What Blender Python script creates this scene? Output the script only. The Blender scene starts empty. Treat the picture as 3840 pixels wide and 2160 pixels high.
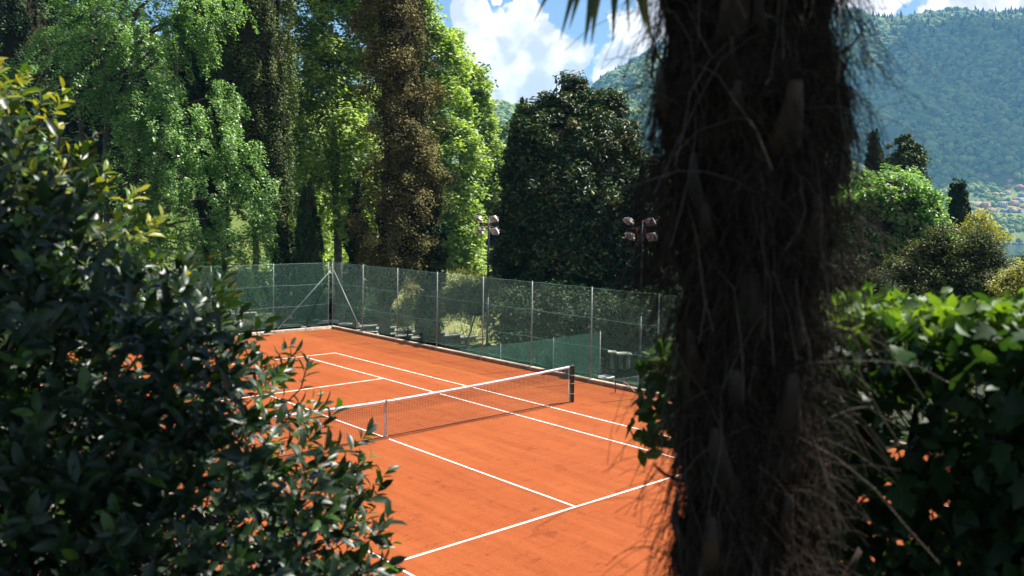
import bpy, math, random
import numpy as np
from mathutils import Matrix, Vector
R = math.radians
scene = bpy.context.scene
col = scene.collection

# ------------------------------------------------------------------ camera
CAM = np.array([-11.4954, -17.4520, 5.4404])
YAW, PIT, ROLL, FPX = 0.7262065, -0.0399849, 0.0122775, 3242.35
FW = np.array([math.sin(YAW)*math.cos(PIT), math.cos(YAW)*math.cos(PIT), math.sin(PIT)])
RT0 = np.array([math.cos(YAW), -math.sin(YAW), 0.0]); UP0 = np.cross(RT0, FW)
RT = RT0*math.cos(ROLL) + UP0*math.sin(ROLL); UP = -RT0*math.sin(ROLL) + UP0*math.cos(ROLL)
cam = bpy.data.cameras.new('camera'); cob = bpy.data.objects.new('camera', cam); col.objects.link(cob)
cob.matrix_world = Matrix(((RT[0], UP[0], -FW[0], CAM[0]), (RT[1], UP[1], -FW[1], CAM[1]), (RT[2], UP[2], -FW[2], CAM[2]), (0, 0, 0, 1)))
cam.sensor_width = 36.0; cam.lens = FPX/3840*36.0; cam.shift_y = -147.7/3840
cam.clip_start = 0.05; cam.clip_end = 20000
cam.dof.use_dof = True; cam.dof.focus_distance = 34.0; cam.dof.aperture_fstop = 4.5
scene.camera = cob

# ------------------------------------------------------------------ light
SUN = np.array([1.96, -0.46, 3.08]); SUN /= np.linalg.norm(SUN)      # towards the sun, from the fence posts' shadows
SUN_EL = math.asin(SUN[2]); SUN_AZ = math.atan2(SUN[0], SUN[1])
sl = bpy.data.lights.new('sun', 'SUN'); sl.energy = 5.0; sl.angle = R(0.5); sl.color = (1.0, 0.955, 0.88)
so = bpy.data.objects.new('sun', sl); col.objects.link(so)
so.rotation_euler = Vector(SUN.tolist()).to_track_quat('Z', 'Y').to_euler()
scene.view_settings.view_transform = 'Standard'; scene.view_settings.look = 'None'
scene.view_settings.exposure = 1.36; scene.view_settings.gamma = 1.0
scene.cycles.use_denoising = True
scene.cycles.max_bounces = 10; scene.cycles.diffuse_bounces = 6; scene.cycles.glossy_bounces = 2
scene.cycles.transmission_bounces = 6; scene.cycles.transparent_max_bounces = 8; scene.cycles.volume_bounces = 0
scene.cycles.sample_clamp_indirect = 6.0

def PX(x, y, d):      # point at depth d behind a picture point (2576 wide picture)
    u, v = x*3840/2576, y*3840/2576
    return CAM + (FW + RT*(u-1920)/FPX - UP*(v-1080+147.7)/FPX)*d
F2 = np.array([math.sin(YAW), math.cos(YAW)]); R2 = np.array([math.cos(YAW), -math.sin(YAW)])
def CF(r, d, z=0.0):  # point from metres right / ahead of the viewer, absolute height
    r = np.asarray(r, float); d = np.asarray(d, float)
    x = CAM[0]+R2[0]*r+F2[0]*d; y = CAM[1]+R2[1]*r+F2[1]*d
    return np.stack(np.broadcast_arrays(x, y, np.asarray(z, float)), -1)

world = bpy.data.worlds.new('World'); scene.world = world; world.use_nodes = True
def build_world():
    nt = world.node_tree; nt.nodes.clear(); N = nt.nodes.new; L = nt.links.new
    out = N('ShaderNodeOutputWorld'); bg = N('ShaderNodeBackground')
    sky = N('ShaderNodeTexSky'); sky.sky_type = 'NISHITA'; sky.sun_disc = False
    sky.sun_elevation = SUN_EL; sky.sun_rotation = SUN_AZ
    sky.altitude = 250; sky.air_density = 1.0; sky.dust_density = 0.15; sky.ozone_density = 1.2
    tc = N('ShaderNodeTexCoord')
    def math_(op, a, b=None, c=None, clamp=False):
        m = N('ShaderNodeMath'); m.operation = op; m.use_clamp = clamp
        for i, q in enumerate((a, b, c)):
            if q is None: continue
            if isinstance(q, (int, float)): m.inputs[i].default_value = q
            else: L(q, m.inputs[i])
        return m.outputs[0]
    def noise(vec, scale, detail, rough, dist=0.0):
        n = N('ShaderNodeTexNoise'); n.inputs['Scale'].default_value = scale; n.inputs['Detail'].default_value = detail
        n.inputs['Roughness'].default_value = rough; n.inputs['Distortion'].default_value = dist
        L(vec, n.inputs['Vector']); return n.outputs['Fac']
    def mapr(v, a, b, c=0.0, d=1.0, smooth=True):
        m = N('ShaderNodeMapRange'); m.interpolation_type = 'SMOOTHSTEP' if smooth else 'LINEAR'
        for i, q in zip((1, 2, 3, 4), (a, b, c, d)): m.inputs[i].default_value = q
        L(v, m.inputs[0]); return m.outputs[0]
    vec = tc.outputs['Generated']
    # directions of the cumulus heaps (picture points turned into sky directions) and their angular radii
    blobs = [(1165, 30, 62), (1175, 110, 85), (1215, 190, 95), (1290, 150, 100), (1350, 105, 80), (1400, 150, 85), (1450, 128, 40), (1300, 240, 110), (1400, 235, 70), (1200, 280, 110),
             (1545, 170, 62), (1600, 100, 80), (1600, 210, 70), (1690, 30, 90), (1500, 290, 38), (1360, 27, 34), (1268, 18, 20), (1250, 320, 90), (1120, 330, 90),
             (2420, -30, 80), (2560, -36, 80), (2250, -45, 70), (2170, 10, 50)]
    total = None
    warp = N('ShaderNodeTexNoise'); warp.inputs['Scale'].default_value = 11.0; warp.inputs['Detail'].default_value = 6.0
    L(vec, warp.inputs['Vector'])
    wsub = N('ShaderNodeVectorMath'); wsub.operation = 'SUBTRACT'; wsub.inputs[1].default_value = (0.5, 0.5, 0.5); L(warp.outputs['Color'], wsub.inputs[0])
    wsc = N('ShaderNodeVectorMath'); wsc.operation = 'SCALE'; wsc.inputs['Scale'].default_value = 0.085; L(wsub.outputs[0], wsc.inputs[0])
    wad = N('ShaderNodeVectorMath'); wad.operation = 'ADD'; L(vec, wad.inputs[0]); L(wsc.outputs[0], wad.inputs[1])
    wn = N('ShaderNodeVectorMath'); wn.operation = 'NORMALIZE'; L(wad.outputs[0], wn.inputs[0])
    for (x, y, rad) in blobs:
        c = PX(x, y, 1.0)-CAM; c /= np.linalg.norm(c)
        a = math.atan(rad*3840/2576/FPX)
        dp = N('ShaderNodeVectorMath'); dp.operation = 'DOT_PRODUCT'; L(wn.outputs[0], dp.inputs[0]); dp.inputs[1].default_value = tuple(c)
        m = mapr(dp.outputs['Value'], math.cos(a*1.30), math.cos(a*0.35), 0.0, 1.0, False)
        total = m if total is None else math_('MAXIMUM', total, m)
    # scattered cumulus over the rest of the sky, larger overhead
    sep = N('ShaderNodeSeparateXYZ'); L(vec, sep.inputs[0])
    zc = math_('ADD', math_('MAXIMUM', sep.outputs[2], 0.02), 0.12)
    comb = N('ShaderNodeCombineXYZ'); L(math_('DIVIDE', sep.outputs[0], zc), comb.inputs[0]); L(math_('DIVIDE', sep.outputs[1], zc), comb.inputs[1])
    gen = noise(comb.outputs[0], 0.55, 2.0, 0.5)
    cc = FW + RT*((1900-1920)/FPX); cc /= np.linalg.norm(cc)
    dpf = N('ShaderNodeVectorMath'); dpf.operation = 'DOT_PRODUCT'; L(vec, dpf.inputs[0]); dpf.inputs[1].default_value = tuple(cc)
    away = mapr(dpf.outputs['Value'], math.cos(R(48)), math.cos(R(36)), 1.0, 0.0)
    gen2 = math_('MULTIPLY', mapr(gen, 0.50, 0.68), away)
    base = math_('MAXIMUM', total, gen2)
    fb = noise(vec, 26.0, 9.0, 0.56, 0.15)
    fb2 = noise(vec, 9.0, 3.0, 0.5)
    dens = math_('ADD', base, math_('MULTIPLY', math_('SUBTRACT', fb, 0.5), 1.9))
    dens = math_('ADD', dens, math_('MULTIPLY', math_('SUBTRACT', fb2, 0.5), 0.30))
    mask = mapr(dens, 0.33, 0.54)
    # thin veil wisps
    wis = mapr(noise(vec, 14.0, 6.0, 0.6, 0.6), 0.58, 0.80, 0.0, 0.45)
    mask = math_('MAXIMUM', mask, wis)
    # thickness makes the base of a heap greyer; the sunward side stays white
    off = N('ShaderNodeVectorMath'); off.operation = 'ADD'; L(vec, off.inputs[0]); off.inputs[1].default_value = tuple(SUN*0.022)
    fbs = noise(off.outputs[0], 26.0, 5.0, 0.5, 0.15)
    lit = math_('SUBTRACT', fb, fbs)
    litm = mapr(lit, -0.16, 0.13)
    low = noise(vec, 11.0, 3.0, 0.5)
    shade = math_('MULTIPLY', mapr(low, 0.40, 0.62), mapr(dens, 0.75, 1.35))
    litm = math_('MULTIPLY', litm, math_('SUBTRACT', 1.0, math_('MULTIPLY', shade, 0.75)))
    cmx = N('ShaderNodeMix'); cmx.data_type = 'RGBA'; L(litm, cmx.inputs['Factor'])
    cmx.inputs['A'].default_value = (7.2, 6.9, 6.7, 1); cmx.inputs['B'].default_value = (13.2, 12.2, 11.4, 1)
    mix = N('ShaderNodeMix'); mix.data_type = 'RGBA'; L(mask, mix.inputs['Factor']); L(sky.outputs[0], mix.inputs['A']); L(cmx.outputs['Result'], mix.inputs['B'])
    L(mix.outputs['Result'], bg.inputs['Color']); bg.inputs['Strength'].default_value = 0.0505
    L(bg.outputs[0], out.inputs['Surface'])
world.cycles.sampling_method = 'MANUAL'; world.cycles.sample_map_resolution = 512
build_world()

# ------------------------------------------------------------------ mesh helpers
rng = np.random.default_rng(7); random.seed(7)
def nrm(a): return a/np.maximum(np.linalg.norm(a, axis=-1, keepdims=True), 1e-9)
def set_props(o, label=None, cat=None, group=None, kind=None):
    if label: o['label'] = label
    if cat: o['category'] = cat
    if group: o['group'] = group
    if kind: o['kind'] = kind
    return o
def raw_mesh(name, V, F, mat, smooth=False, lv=None, mats=None, mi=None):
    V = np.asarray(V, np.float32); groups = F if isinstance(F, list) else [F]
    groups = [np.asarray(g, np.int32) for g in groups if len(g)]
    me = bpy.data.meshes.new(name); me.vertices.add(len(V)); me.vertices.foreach_set('co', V.ravel())
    loops = np.concatenate([g.ravel() for g in groups]); tot = np.concatenate([np.full(len(g), g.shape[1], np.int32) for g in groups])
    me.loops.add(len(loops)); me.loops.foreach_set('vertex_index', loops)
    me.polygons.add(len(tot)); me.polygons.foreach_set('loop_start', np.concatenate([[0], np.cumsum(tot)[:-1]]).astype(np.int32))
    me.polygons.foreach_set('loop_total', tot)
    if smooth: me.polygons.foreach_set('use_smooth', np.ones(len(tot), bool))
    for m in (mats or [mat]): me.materials.append(m)
    if mi is not None: me.polygons.foreach_set('material_index', np.asarray(mi, np.int32))
    if lv is not None:
        a = me.attributes.new('lv', 'FLOAT', 'FACE'); a.data.foreach_set('value', np.asarray(lv, np.float32))
    me.update(calc_edges=True)
    return me
class Thing:
    def __init__(self, name, base, label, cat, group=None, kind=None):
        self.base = np.asarray(base, float)
        self.o = bpy.data.objects.new(name, None); col.objects.link(self.o); self.o.location = self.base
        self.o.empty_display_size = 0.2
        set_props(self.o, label, cat, group, kind)
    def part(self, name, V, F, mat, parent=None, kind=None, label=None, **k):
        me = raw_mesh(name, np.asarray(V, float)-self.base, F, mat, **k)
        o = bpy.data.objects.new(name, me); col.objects.link(o); o.parent = parent or self.o
        set_props(o, label, None, None, kind); return o
    def inst(self, name, me, M, parent=None):       # shared mesh, M in world space
        o = bpy.data.objects.new(name, me); col.objects.link(o); o.parent = parent or self.o
        M = M.copy(); M[0][3] -= self.base[0]; M[1][3] -= self.base[1]; M[2][3] -= self.base[2]
        o.matrix_local = M; return o
def single(name, V, F, mat, label=None, cat=None, group=None, kind=None, base=None, **k):
    V = np.asarray(V, float); b = np.asarray(base if base is not None else (0, 0, 0), float)
    o = bpy.data.objects.new(name, raw_mesh(name, V-b, F, mat, **k)); col.objects.link(o); o.location = b
    set_props(o, label, cat, group, kind); return o
BOXF = np.array([[0, 3, 2, 1], [4, 5, 6, 7], [0, 1, 5, 4], [1, 2, 6, 5], [2, 3, 7, 6], [3, 0, 4, 7]])
def join(items):      # list of (V, F) -> (V, [F groups])
    Vs, Fs, n = [], {}, 0
    for V, F in items:
        for g in (F if isinstance(F, list) else [F]):
            g = np.asarray(g); Fs.setdefault(g.shape[1], []).append(g+n)
        Vs.append(np.asarray(V, float)); n += len(V)
    return np.concatenate(Vs), [np.concatenate(v) for v in Fs.values()]
def box(c, s, ax=None, taper=1.0):
    sx, sy, sz = np.asarray(s)/2
    V = np.array([[-sx, -sy, -sz], [sx, -sy, -sz], [sx, sy, -sz], [-sx, sy, -sz], [-sx*taper, -sy*taper, sz], [sx*taper, -sy*taper, sz], [sx*taper, sy*taper, sz], [-sx*taper, sy*taper, sz]])
    if ax is not None: V = V@np.asarray(ax, float)
    return V+np.asarray(c, float), BOXF
def bbox(c, s, b=0.01, ax=None):     # box with chamfered edges
    sx, sy, sz = np.asarray(s)/2; V = []
    for x in (-1, 1):
        for y in (-1, 1):
            for z in (-1, 1):
                V += [[x*(sx-b), y*(sy-b), z*sz], [x*(sx-b), y*sy, z*(sz-b)], [x*sx, y*(sy-b), z*(sz-b)]]
    V = np.array(V)
    def I(x, y, z, k): return ((x > 0)*4+(y > 0)*2+(z > 0))*3+k
    Q, T = [], []
    for s_ in (-1, 1):
        Q.append([I(-1, -1, s_, 0), I(1, -1, s_, 0), I(1, 1, s_, 0), I(-1, 1, s_, 0)][::s_])
        Q.append([I(-1, s_, -1, 1), I(-1, s_, 1, 1), I(1, s_, 1, 1), I(1, s_, -1, 1)][::s_])
        Q.append([I(s_, -1, -1, 2), I(s_, 1, -1, 2), I(s_, 1, 1, 2), I(s_, -1, 1, 2)][::s_])
        for t_ in (-1, 1):
            Q.append([I(-1, s_, t_, 0), I(1, s_, t_, 0), I(1, s_, t_, 1), I(-1, s_, t_, 1)])
            Q.append([I(s_, -1, t_, 0), I(s_, 1, t_, 0), I(s_, 1, t_, 2), I(s_, -1, t_, 2)])
            Q.append([I(s_, t_, -1, 1), I(s_, t_, 1, 1), I(s_, t_, 1, 2), I(s_, t_, -1, 2)])
            for w_ in (-1, 1): T.append([I(s_, t_, w_, 0), I(s_, t_, w_, 1), I(s_, t_, w_, 2)])
    if ax is not None: V = V@np.asarray(ax, float)
    return V+np.asarray(c, float), [np.array(Q), np.array(T)]
def tube(P, rad, sides=6, cap=True):
    P = np.asarray(P, float); n = len(P); rad = np.broadcast_to(np.asarray(rad, float), (n,))
    T = np.gradient(P, axis=0); T = nrm(T)
    ref = np.array([0.0, 0, 1]) if abs(T[0][2]) < 0.9 else np.array([1.0, 0, 0])
    V = []
    a = np.arange(sides)*2*math.pi/sides
    U = nrm(np.cross(T[0], ref))
    for i in range(n):
        U = nrm(U-T[i]*(U@T[i])); W = np.cross(T[i], U)
        V.append(P[i]+rad[i]*(np.cos(a)[:, None]*U+np.sin(a)[:, None]*W))
    V = np.concatenate(V)
    i, j = np.meshgrid(np.arange(n-1), np.arange(sides), indexing='ij')
    k = (j+1) % sides
    F = np.stack([i*sides+j, i*sides+k, (i+1)*sides+k, (i+1)*sides+j], -1).reshape(-1, 4)
    if cap: return V, [F, np.array([np.arange(sides)[::-1], (n-1)*sides+np.arange(sides)])]
    return V, [F]
def wires(A, B, w):      # many thin three-sided prisms A[i] -> B[i]
    A = np.asarray(A, float); B = np.asarray(B, float); D = nrm(B-A)
    ref = np.where(np.abs(D[:, 2:3]) < 0.8, np.array([[0, 0, 1.0]]), np.array([[1.0, 0, 0]]))
    U = nrm(np.cross(D, ref)); W = np.cross(D, U)
    V = []
    for k in range(3):
        a = k*2*math.pi/3; o = (U*math.cos(a)+W*math.sin(a))*w/2
        V.append(A+o); V.append(B+o)
    V = np.stack(V, 1).reshape(-1, 3); n = len(A)
    q = np.array([[0, 1, 3, 2], [2, 3, 5, 4], [4, 5, 1, 0]])
    return V, (q[None]+6*np.arange(n)[:, None, None]).reshape(-1, 4)

# ------------------------------------------------------------------ materials
def new_mat(name):
    m = bpy.data.materials.new(name); m.use_nodes = True; nt = m.node_tree; nt.nodes.clear()
    return m, nt
def simple(name, c1, c2=None, scale=8.0, rough=0.7, metal=0.0, bump=0.0, detail=5.0, bscale=None, spec=0.4, lo=0.35, hi=0.65):
    m, nt = new_mat(name); N = nt.nodes.new; L = nt.links.new
    o = N('ShaderNodeOutputMaterial'); p = N('ShaderNodeBsdfPrincipled'); L(p.outputs[0], o.inputs[0])
    p.inputs['Roughness'].default_value = rough; p.inputs['Metallic'].default_value = metal; p.inputs['Specular IOR Level'].default_value = spec
    if c2 is None: p.inputs['Base Color'].default_value = (*c1, 1)
    tc = N('ShaderNodeTexCoord')
    n = N('ShaderNodeTexNoise'); n.inputs['Scale'].default_value = scale; n.inputs['Detail'].default_value = detail; n.inputs['Roughness'].default_value = 0.6
    L(tc.outputs['Object'], n.inputs['Vector'])
    if c2 is not None:
        r = N('ShaderNodeValToRGB'); r.color_ramp.elements[0].position = lo; r.color_ramp.elements[1].position = hi
        r.color_ramp.elements[0].color = (*c1, 1); r.color_ramp.elements[1].color = (*c2, 1); L(n.outputs['Fac'], r.inputs[0]); L(r.outputs[0], p.inputs['Base Color'])
    if bump:
        b = N('ShaderNodeBump'); b.inputs['Strength'].default_value = bump; b.inputs['Distance'].default_value = 0.02
        if bscale:
            n2 = N('ShaderNodeTexNoise'); n2.inputs['Scale'].default_value = bscale; n2.inputs['Detail'].default_value = 4; L(tc.outputs['Object'], n2.inputs['Vector']); L(n2.outputs['Fac'], b.inputs['Height'])
        else: L(n.outputs['Fac'], b.inputs['Height'])
        L(b.outputs[0], p.inputs['Normal'])
    return m
def leaf_mat(name, dark, mid, light, trans=0.3, rough=0.45, spec=0.4, tcol=None, pos=(0.15, 0.5, 0.9)):
    m, nt = new_mat(name); N = nt.nodes.new; L = nt.links.new
    o = N('ShaderNodeOutputMaterial'); p = N('ShaderNodeBsdfPrincipled'); t = N('ShaderNodeBsdfTranslucent'); mx = N('ShaderNodeMixShader')
    a = N('ShaderNodeAttribute'); a.attribute_name = 'lv'
    r = N('ShaderNodeValToRGB'); e = r.color_ramp.elements; e[0].position = pos[0]; e[0].color = (*dark, 1); e[1].position = pos[2]; e[1].color = (*light, 1)
    k = e.new(pos[1]); k.color = (*mid, 1)
    L(a.outputs['Fac'], r.inputs[0]); L(r.outputs[0], p.inputs['Base Color'])
    p.inputs['Roughness'].default_value = rough; p.inputs['Specular IOR Level'].default_value = spec
    g = N('ShaderNodeMix'); g.data_type = 'RGBA'; g.blend_type = 'MULTIPLY'; g.inputs['Factor'].default_value = 1.0
    L(r.outputs[0], g.inputs['A']); g.inputs['B'].default_value = (*(tcol or (1.5, 1.6, 0.6)), 1); L(g.outputs['Result'], t.inputs['Color'])
    mx.inputs[0].default_value = trans; L(p.outputs[0], mx.inputs[1]); L(t.outputs[0], mx.inputs[2]); L(mx.outputs[0], o.inputs[0])
    return m

# ------------------------------------------------------------------ leaves
# templates: columns (along, across, lift), faces
T_QUAD = (np.array([[0, 0, 0], [0.45, 0.5, 0.06], [1, 0, 0], [0.45, -0.5, 0.06]]), [np.array([[0, 1, 2, 3]])])
T_FAN = (np.array([[0, 0, 0], [0.8, 0.55, 0.05], [1, 0, -0.05], [0.8, -0.55, 0.05]]), [np.array([[0, 1, 2, 3]])])
T_FOLD = (np.array([[0, 0, 0], [0.45, 0.5, 0.14], [1, 0, -0.06], [0.45, -0.5, 0.14]]), [np.array([[0, 2, 1], [0, 3, 2]])])
def laurel_template(n=5, curl=0.16, fold=0.16, wpow=0.75):
    V = []; t = np.linspace(0, 1, n+1)
    for k, s in enumerate(t):
        w = math.sin(math.pi*s**wpow)*0.5 if 0 < k < n else 0.0
        z = -curl*(s-0.35)**2*1.6
        V += [[s, -w, z+fold*w], [s, 0, z], [s, w, z+fold*w]]
    Q = []
    for k in range(n):
        b = 3*k
        Q += [[b, b+1, b+4, b+3], [b+1, b+2, b+5, b+4]]
    return np.array(V), [np.array(Q)]
T_LAUREL = laurel_template()
def lobed_template():       # five-lobed ivy / vine leaf, fan of triangles round the stalk point
    pr = [(-0.02, 0.0), (0.02, 0.30), (0.22, 0.50), (0.30, 0.33), (0.62, 0.46), (0.62, 0.24), (1.0, 0.0)]
    pts = pr+[(a, -b) for a, b in pr[-2:0:-1]]
    V = [[0.3, 0, 0.0]]+[[a, b, -0.10*a*a+0.22*abs(b)] for a, b in pts]
    n = len(pts); Fc = [[0, 1+(i+1) % n, 1+i] for i in range(n)]
    return np.array(V), [np.array(Fc)]
T_LOBED = lobed_template()
def leaf_geo(C, Nn, Ld, ln, wd, tmpl):
    """C centres (base of leaf), Nn normals, Ld length directions"""
    V0, Fg = tmpl; n = len(C)
    Ld = nrm(Ld); Wd = nrm(np.cross(Nn, Ld)); Nn = np.cross(Ld, Wd)
    ln = np.broadcast_to(ln, (n,)); wd = np.broadcast_to(wd, (n,))
    V = C[:, None]+Ld[:, None]*(V0[None, :, 0:1]*ln[:, None, None])+Wd[:, None]*(V0[None, :, 1:2]*wd[:, None, None])+Nn[:, None]*(V0[None, :, 2:3]*ln[:, None, None])
    k = len(V0); Fs = [(g[None]+k*np.arange(n)[:, None, None]).reshape(-1, g.shape[1]) for g in Fg]
    return V.reshape(-1, 3), Fs, [len(g) for g in Fg]
def leaf_lv(lv, counts): return np.concatenate([np.repeat(lv, c) for c in counts])
def rand_unit(n):
    v = rng.normal(size=(n, 3)); return nrm(v)
def clump_leaves(cent, rad, per, size, aspect, tmpl=T_QUAD, up=0.5, outw=0.8, droop=0.0, rnd=0.7, shell=0.45, lvj=0.22, clv=None, sizej=0.35, alongup=0.0):
    """leaf positions in ellipsoidal clumps; returns geometry for one crown"""
    cent = np.asarray(cent, float); m = len(cent); rad = np.broadcast_to(np.asarray(rad, float), (m, 3))
    per = np.broadcast_to(np.asarray(per), (m,)).astype(int)
    idx = np.repeat(np.arange(m), per); n = len(idx)
    d = rand_unit(n); rr = rng.random(n)**shell
    C = cent[idx]+d*rad[idx]*rr[:, None]
    Nn = nrm(outw*d+up*np.array([0, 0, 1.0])+rnd*rand_unit(n))
    t = rand_unit(n)+np.array([0, 0, -droop])+np.array([0, 0, alongup])
    Ld = t-Nn*np.sum(t*Nn, 1, keepdims=True)
    s = size*(1+sizej*(rng.random(n)*2-1))
    V, F, cnt = leaf_geo(C, Nn, Ld, s, s*aspect, tmpl)
    if clv is None: clv = rng.normal(0.5, 0.13, m)
    lv = np.clip(clv[idx]+rng.normal(0, lvj, n), 0, 1)
    return V, F, leaf_lv(lv, cnt)
def trunk_geo(P, r, sides=10, wob=0.0):
    P = np.asarray(P, float)
    if len(P) == 2 or wob:
        k = 7; t = np.linspace(0, 1, k); Q = np.stack([np.interp(t, np.linspace(0, 1, len(P)), P[:, i]) for i in range(3)], 1)
        Q[1:-1, :2] += rng.normal(0, wob, (k-2, 2)); r = np.interp(t, np.linspace(0, 1, len(r)), r); P = Q
    return tube(P, r, sides)

# ------------------------------------------------------------------ ground
def edge_x(Y): return np.interp(Y, [-15, -12], [-9.35, -10.9])
def ground_z(X, Y):
    X = np.asarray(X, float); Y = np.asarray(Y, float)
    t = np.maximum(X-9.2, 0)
    zr = -0.165*np.minimum(t, 16)-0.09*np.maximum(t-16, 0)
    zb = 0.018*np.clip(Y-18.5, 0, 400)*np.clip((30-X)/30, 0, 1)
    e = edge_x(Y); zt = 3.8*np.clip((e-X)/0.5, 0, 1)*np.clip((60-Y)/60, 0, 1)
    inside = (X > -9.15) & (X < 9.2)
    zr = zr-0.65*np.clip(t/0.9, 0, 1); zb = zb-0.45*np.clip((Y-18.5)/0.6, 0, 1)
    return np.maximum(-0.06+zr+zb+np.where(inside, 0, zt), -32.0)
def build_ground():
    xs = np.unique(np.concatenate([[-3400, -1500, -500, -150, -60, -30, -20, -15], np.arange(-13, -8.9, 0.25), [-9.15, -9.14, -4, 0, 4, 9.2], [9.6, 10.1], np.arange(10.6, 26, 1.2), np.arange(28, 60, 4), [70, 90, 120, 160, 220, 300, 400, 520, 900, 3400]]))
    ys = np.unique(np.concatenate([[-3400, -1500, -500, -150, -60, -35], np.arange(-24, -8, 0.5), [-5, 0, 5, 10, 15, 18.5], [19.1], np.arange(20, 30, 1.5), [34, 40, 50, 65, 80, 110, 150, 220, 320, 500, 900, 1600, 3400]]))
    X, Y = np.meshgrid(xs, ys, indexing='ij'); Z = ground_z(X, Y)
    n, m = X.shape; i, j = np.meshgrid(np.arange(n-1), np.arange(m-1), indexing='ij')
    F = np.stack([i*m+j, (i+1)*m+j, (i+1)*m+j+1, i*m+j+1], -1).reshape(-1, 4)
    mt = simple('soil_and_litter', (0.018, 0.016, 0.009), (0.045, 0.05, 0.02), scale=0.7, rough=0.95, bump=0.5, bscale=9.0, spec=0.1)
    single('ground', np.stack([X, Y, Z], -1).reshape(-1, 3), F, mt, kind='structure', smooth=True)
build_ground()

# ------------------------------------------------------------------ tennis court
def clay_material():
    m, nt = new_mat('red_clay'); N = nt.nodes.new; L = nt.links.new
    o = N('ShaderNodeOutputMaterial'); p = N('ShaderNodeBsdfPrincipled'); L(p.outputs[0], o.inputs[0])
    p.inputs['Roughness'].default_value = 0.95; p.inputs['Specular IOR Level'].default_value = 0.12
    tc = N('ShaderNodeTexCoord')
    def noise(scale, det, rough=0.6, vec=None, dist=0):
        n = N('ShaderNodeTexNoise'); n.inputs['Scale'].default_value = scale; n.inputs['Detail'].default_value = det; n.inputs['Roughness'].default_value = rough
        n.inputs['Distortion'].default_value = dist; L(vec or tc.outputs['Object'], n.inputs['Vector']); return n.outputs['Fac']
    def ramp(f, pts):
        r = N('ShaderNodeValToRGB'); e = r.color_ramp.elements
        e[0].position, e[0].color = pts[0][0], (*pts[0][1], 1); e[1].position, e[1].color = pts[-1][0], (*pts[-1][1], 1)
        for q in pts[1:-1]: k = e.new(q[0]); k.color = (*q[1], 1)
        L(f, r.inputs[0]); return r.outputs[0]
    def mixc(f, a, b, mode='MIX'):
        x = N('ShaderNodeMix'); x.data_type = 'RGBA'; x.blend_type = mode
        if isinstance(f, float): x.inputs['Factor'].default_value = f
        else: L(f, x.inputs['Factor'])
        for s_, q in (('A', a), ('B', b)):
            if isinstance(q, tuple): x.inputs[s_].default_value = (*q, 1)
            else: L(q, x.inputs[s_])
        return x.outputs['Result']
    c = ramp(noise(0.35, 5), [(0.3, (0.266, 0.0645, 0.0178)), (0.5, (0.280, 0.071, 0.020)), (0.72, (0.304, 0.082, 0.0245))])
    # drag-mat streaks along the court's length
    mp = N('ShaderNodeMapping'); mp.inputs['Scale'].default_value = (2.4, 0.22, 1); L(tc.outputs['Object'], mp.inputs[0])
    st = ramp(noise(1.0, 8, 0.75, mp.outputs[0]), [(0.35, (0.84, 0.80, 0.77)), (0.65, (1.09, 1.11, 1.14))])
    c = mixc(1.0, c, st, 'MULTIPLY')
    sc = ramp(noise(2.2, 10, 0.76, None, 0.9), [(0.30, (0.60, 0.52, 0.45)), (0.44, (1, 1, 1)), (0.62, (1, 1, 1)), (0.74, (1.10, 1.14, 1.2))])
    c = mixc(0.9, c, sc, 'MULTIPLY')
    mp2 = N('ShaderNodeMapping'); mp2.inputs['Rotation'].default_value = (0, 0, 0.6); mp2.inputs['Scale'].default_value = (1.0, 4.5, 1); L(tc.outputs['Object'], mp2.inputs[0])
    sl_ = ramp(noise(1.6, 10, 0.78, mp2.outputs[0], 1.2), [(0.36, (0.62, 0.54, 0.46)), (0.45, (1, 1, 1)), (0.58, (1, 1, 1)), (0.68, (1.14, 1.20, 1.30))])
    c = mixc(0.8, c, sl_, 'MULTIPLY')
    gr = ramp(noise(34, 5, 0.8), [(0.3, (0.74, 0.70, 0.66)), (0.7, (1.20, 1.22, 1.24))])
    c = mixc(1.0, c, gr, 'MULTIPLY')
    # yellow pollen drifts by the far corner
    sep = N('ShaderNodeSeparateXYZ'); L(tc.outputs['Object'], sep.inputs[0])
    def mr(v, a, b, lo=0.0, hi=1.0):
        k = N('ShaderNodeMapRange'); k.interpolation_type = 'SMOOTHSTEP'; k.inputs[1].default_value = a; k.inputs[2].default_value = b; k.inputs[3].default_value = lo; k.inputs[4].default_value = hi
        L(v, k.inputs[0]); return k.outputs[0]
    def mul(a, b):
        k = N('ShaderNodeMath'); k.operation = 'MULTIPLY'; L(a, k.inputs[0])
        if isinstance(b, float): k.inputs[1].default_value = b
        else: L(b, k.inputs[1])
        return k.outputs[0]
    pol = mul(mul(mr(sep.outputs[0], 4.5, 7.5), mr(noise(0.8, 4), 0.5, 0.72)), 0.6)
    c = mixc(pol, c, (0.26, 0.095, 0.012))
    L(c, p.inputs['Base Color'])
    b = N('ShaderNodeBump'); b.inputs['Strength'].default_value = 0.55; b.inputs['Distance'].default_value = 0.02
    h = N('ShaderNodeMath'); h.operation = 'ADD'; L(noise(26, 8, 0.75, None, 0.5), h.inputs[0]); L(noise(4.5, 7, 0.7), h.inputs[1]); L(h.outputs[0], b.inputs['Height'])
    L(b.outputs[0], p.inputs['Normal'])
    return m
CLAY = clay_material()
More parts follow.
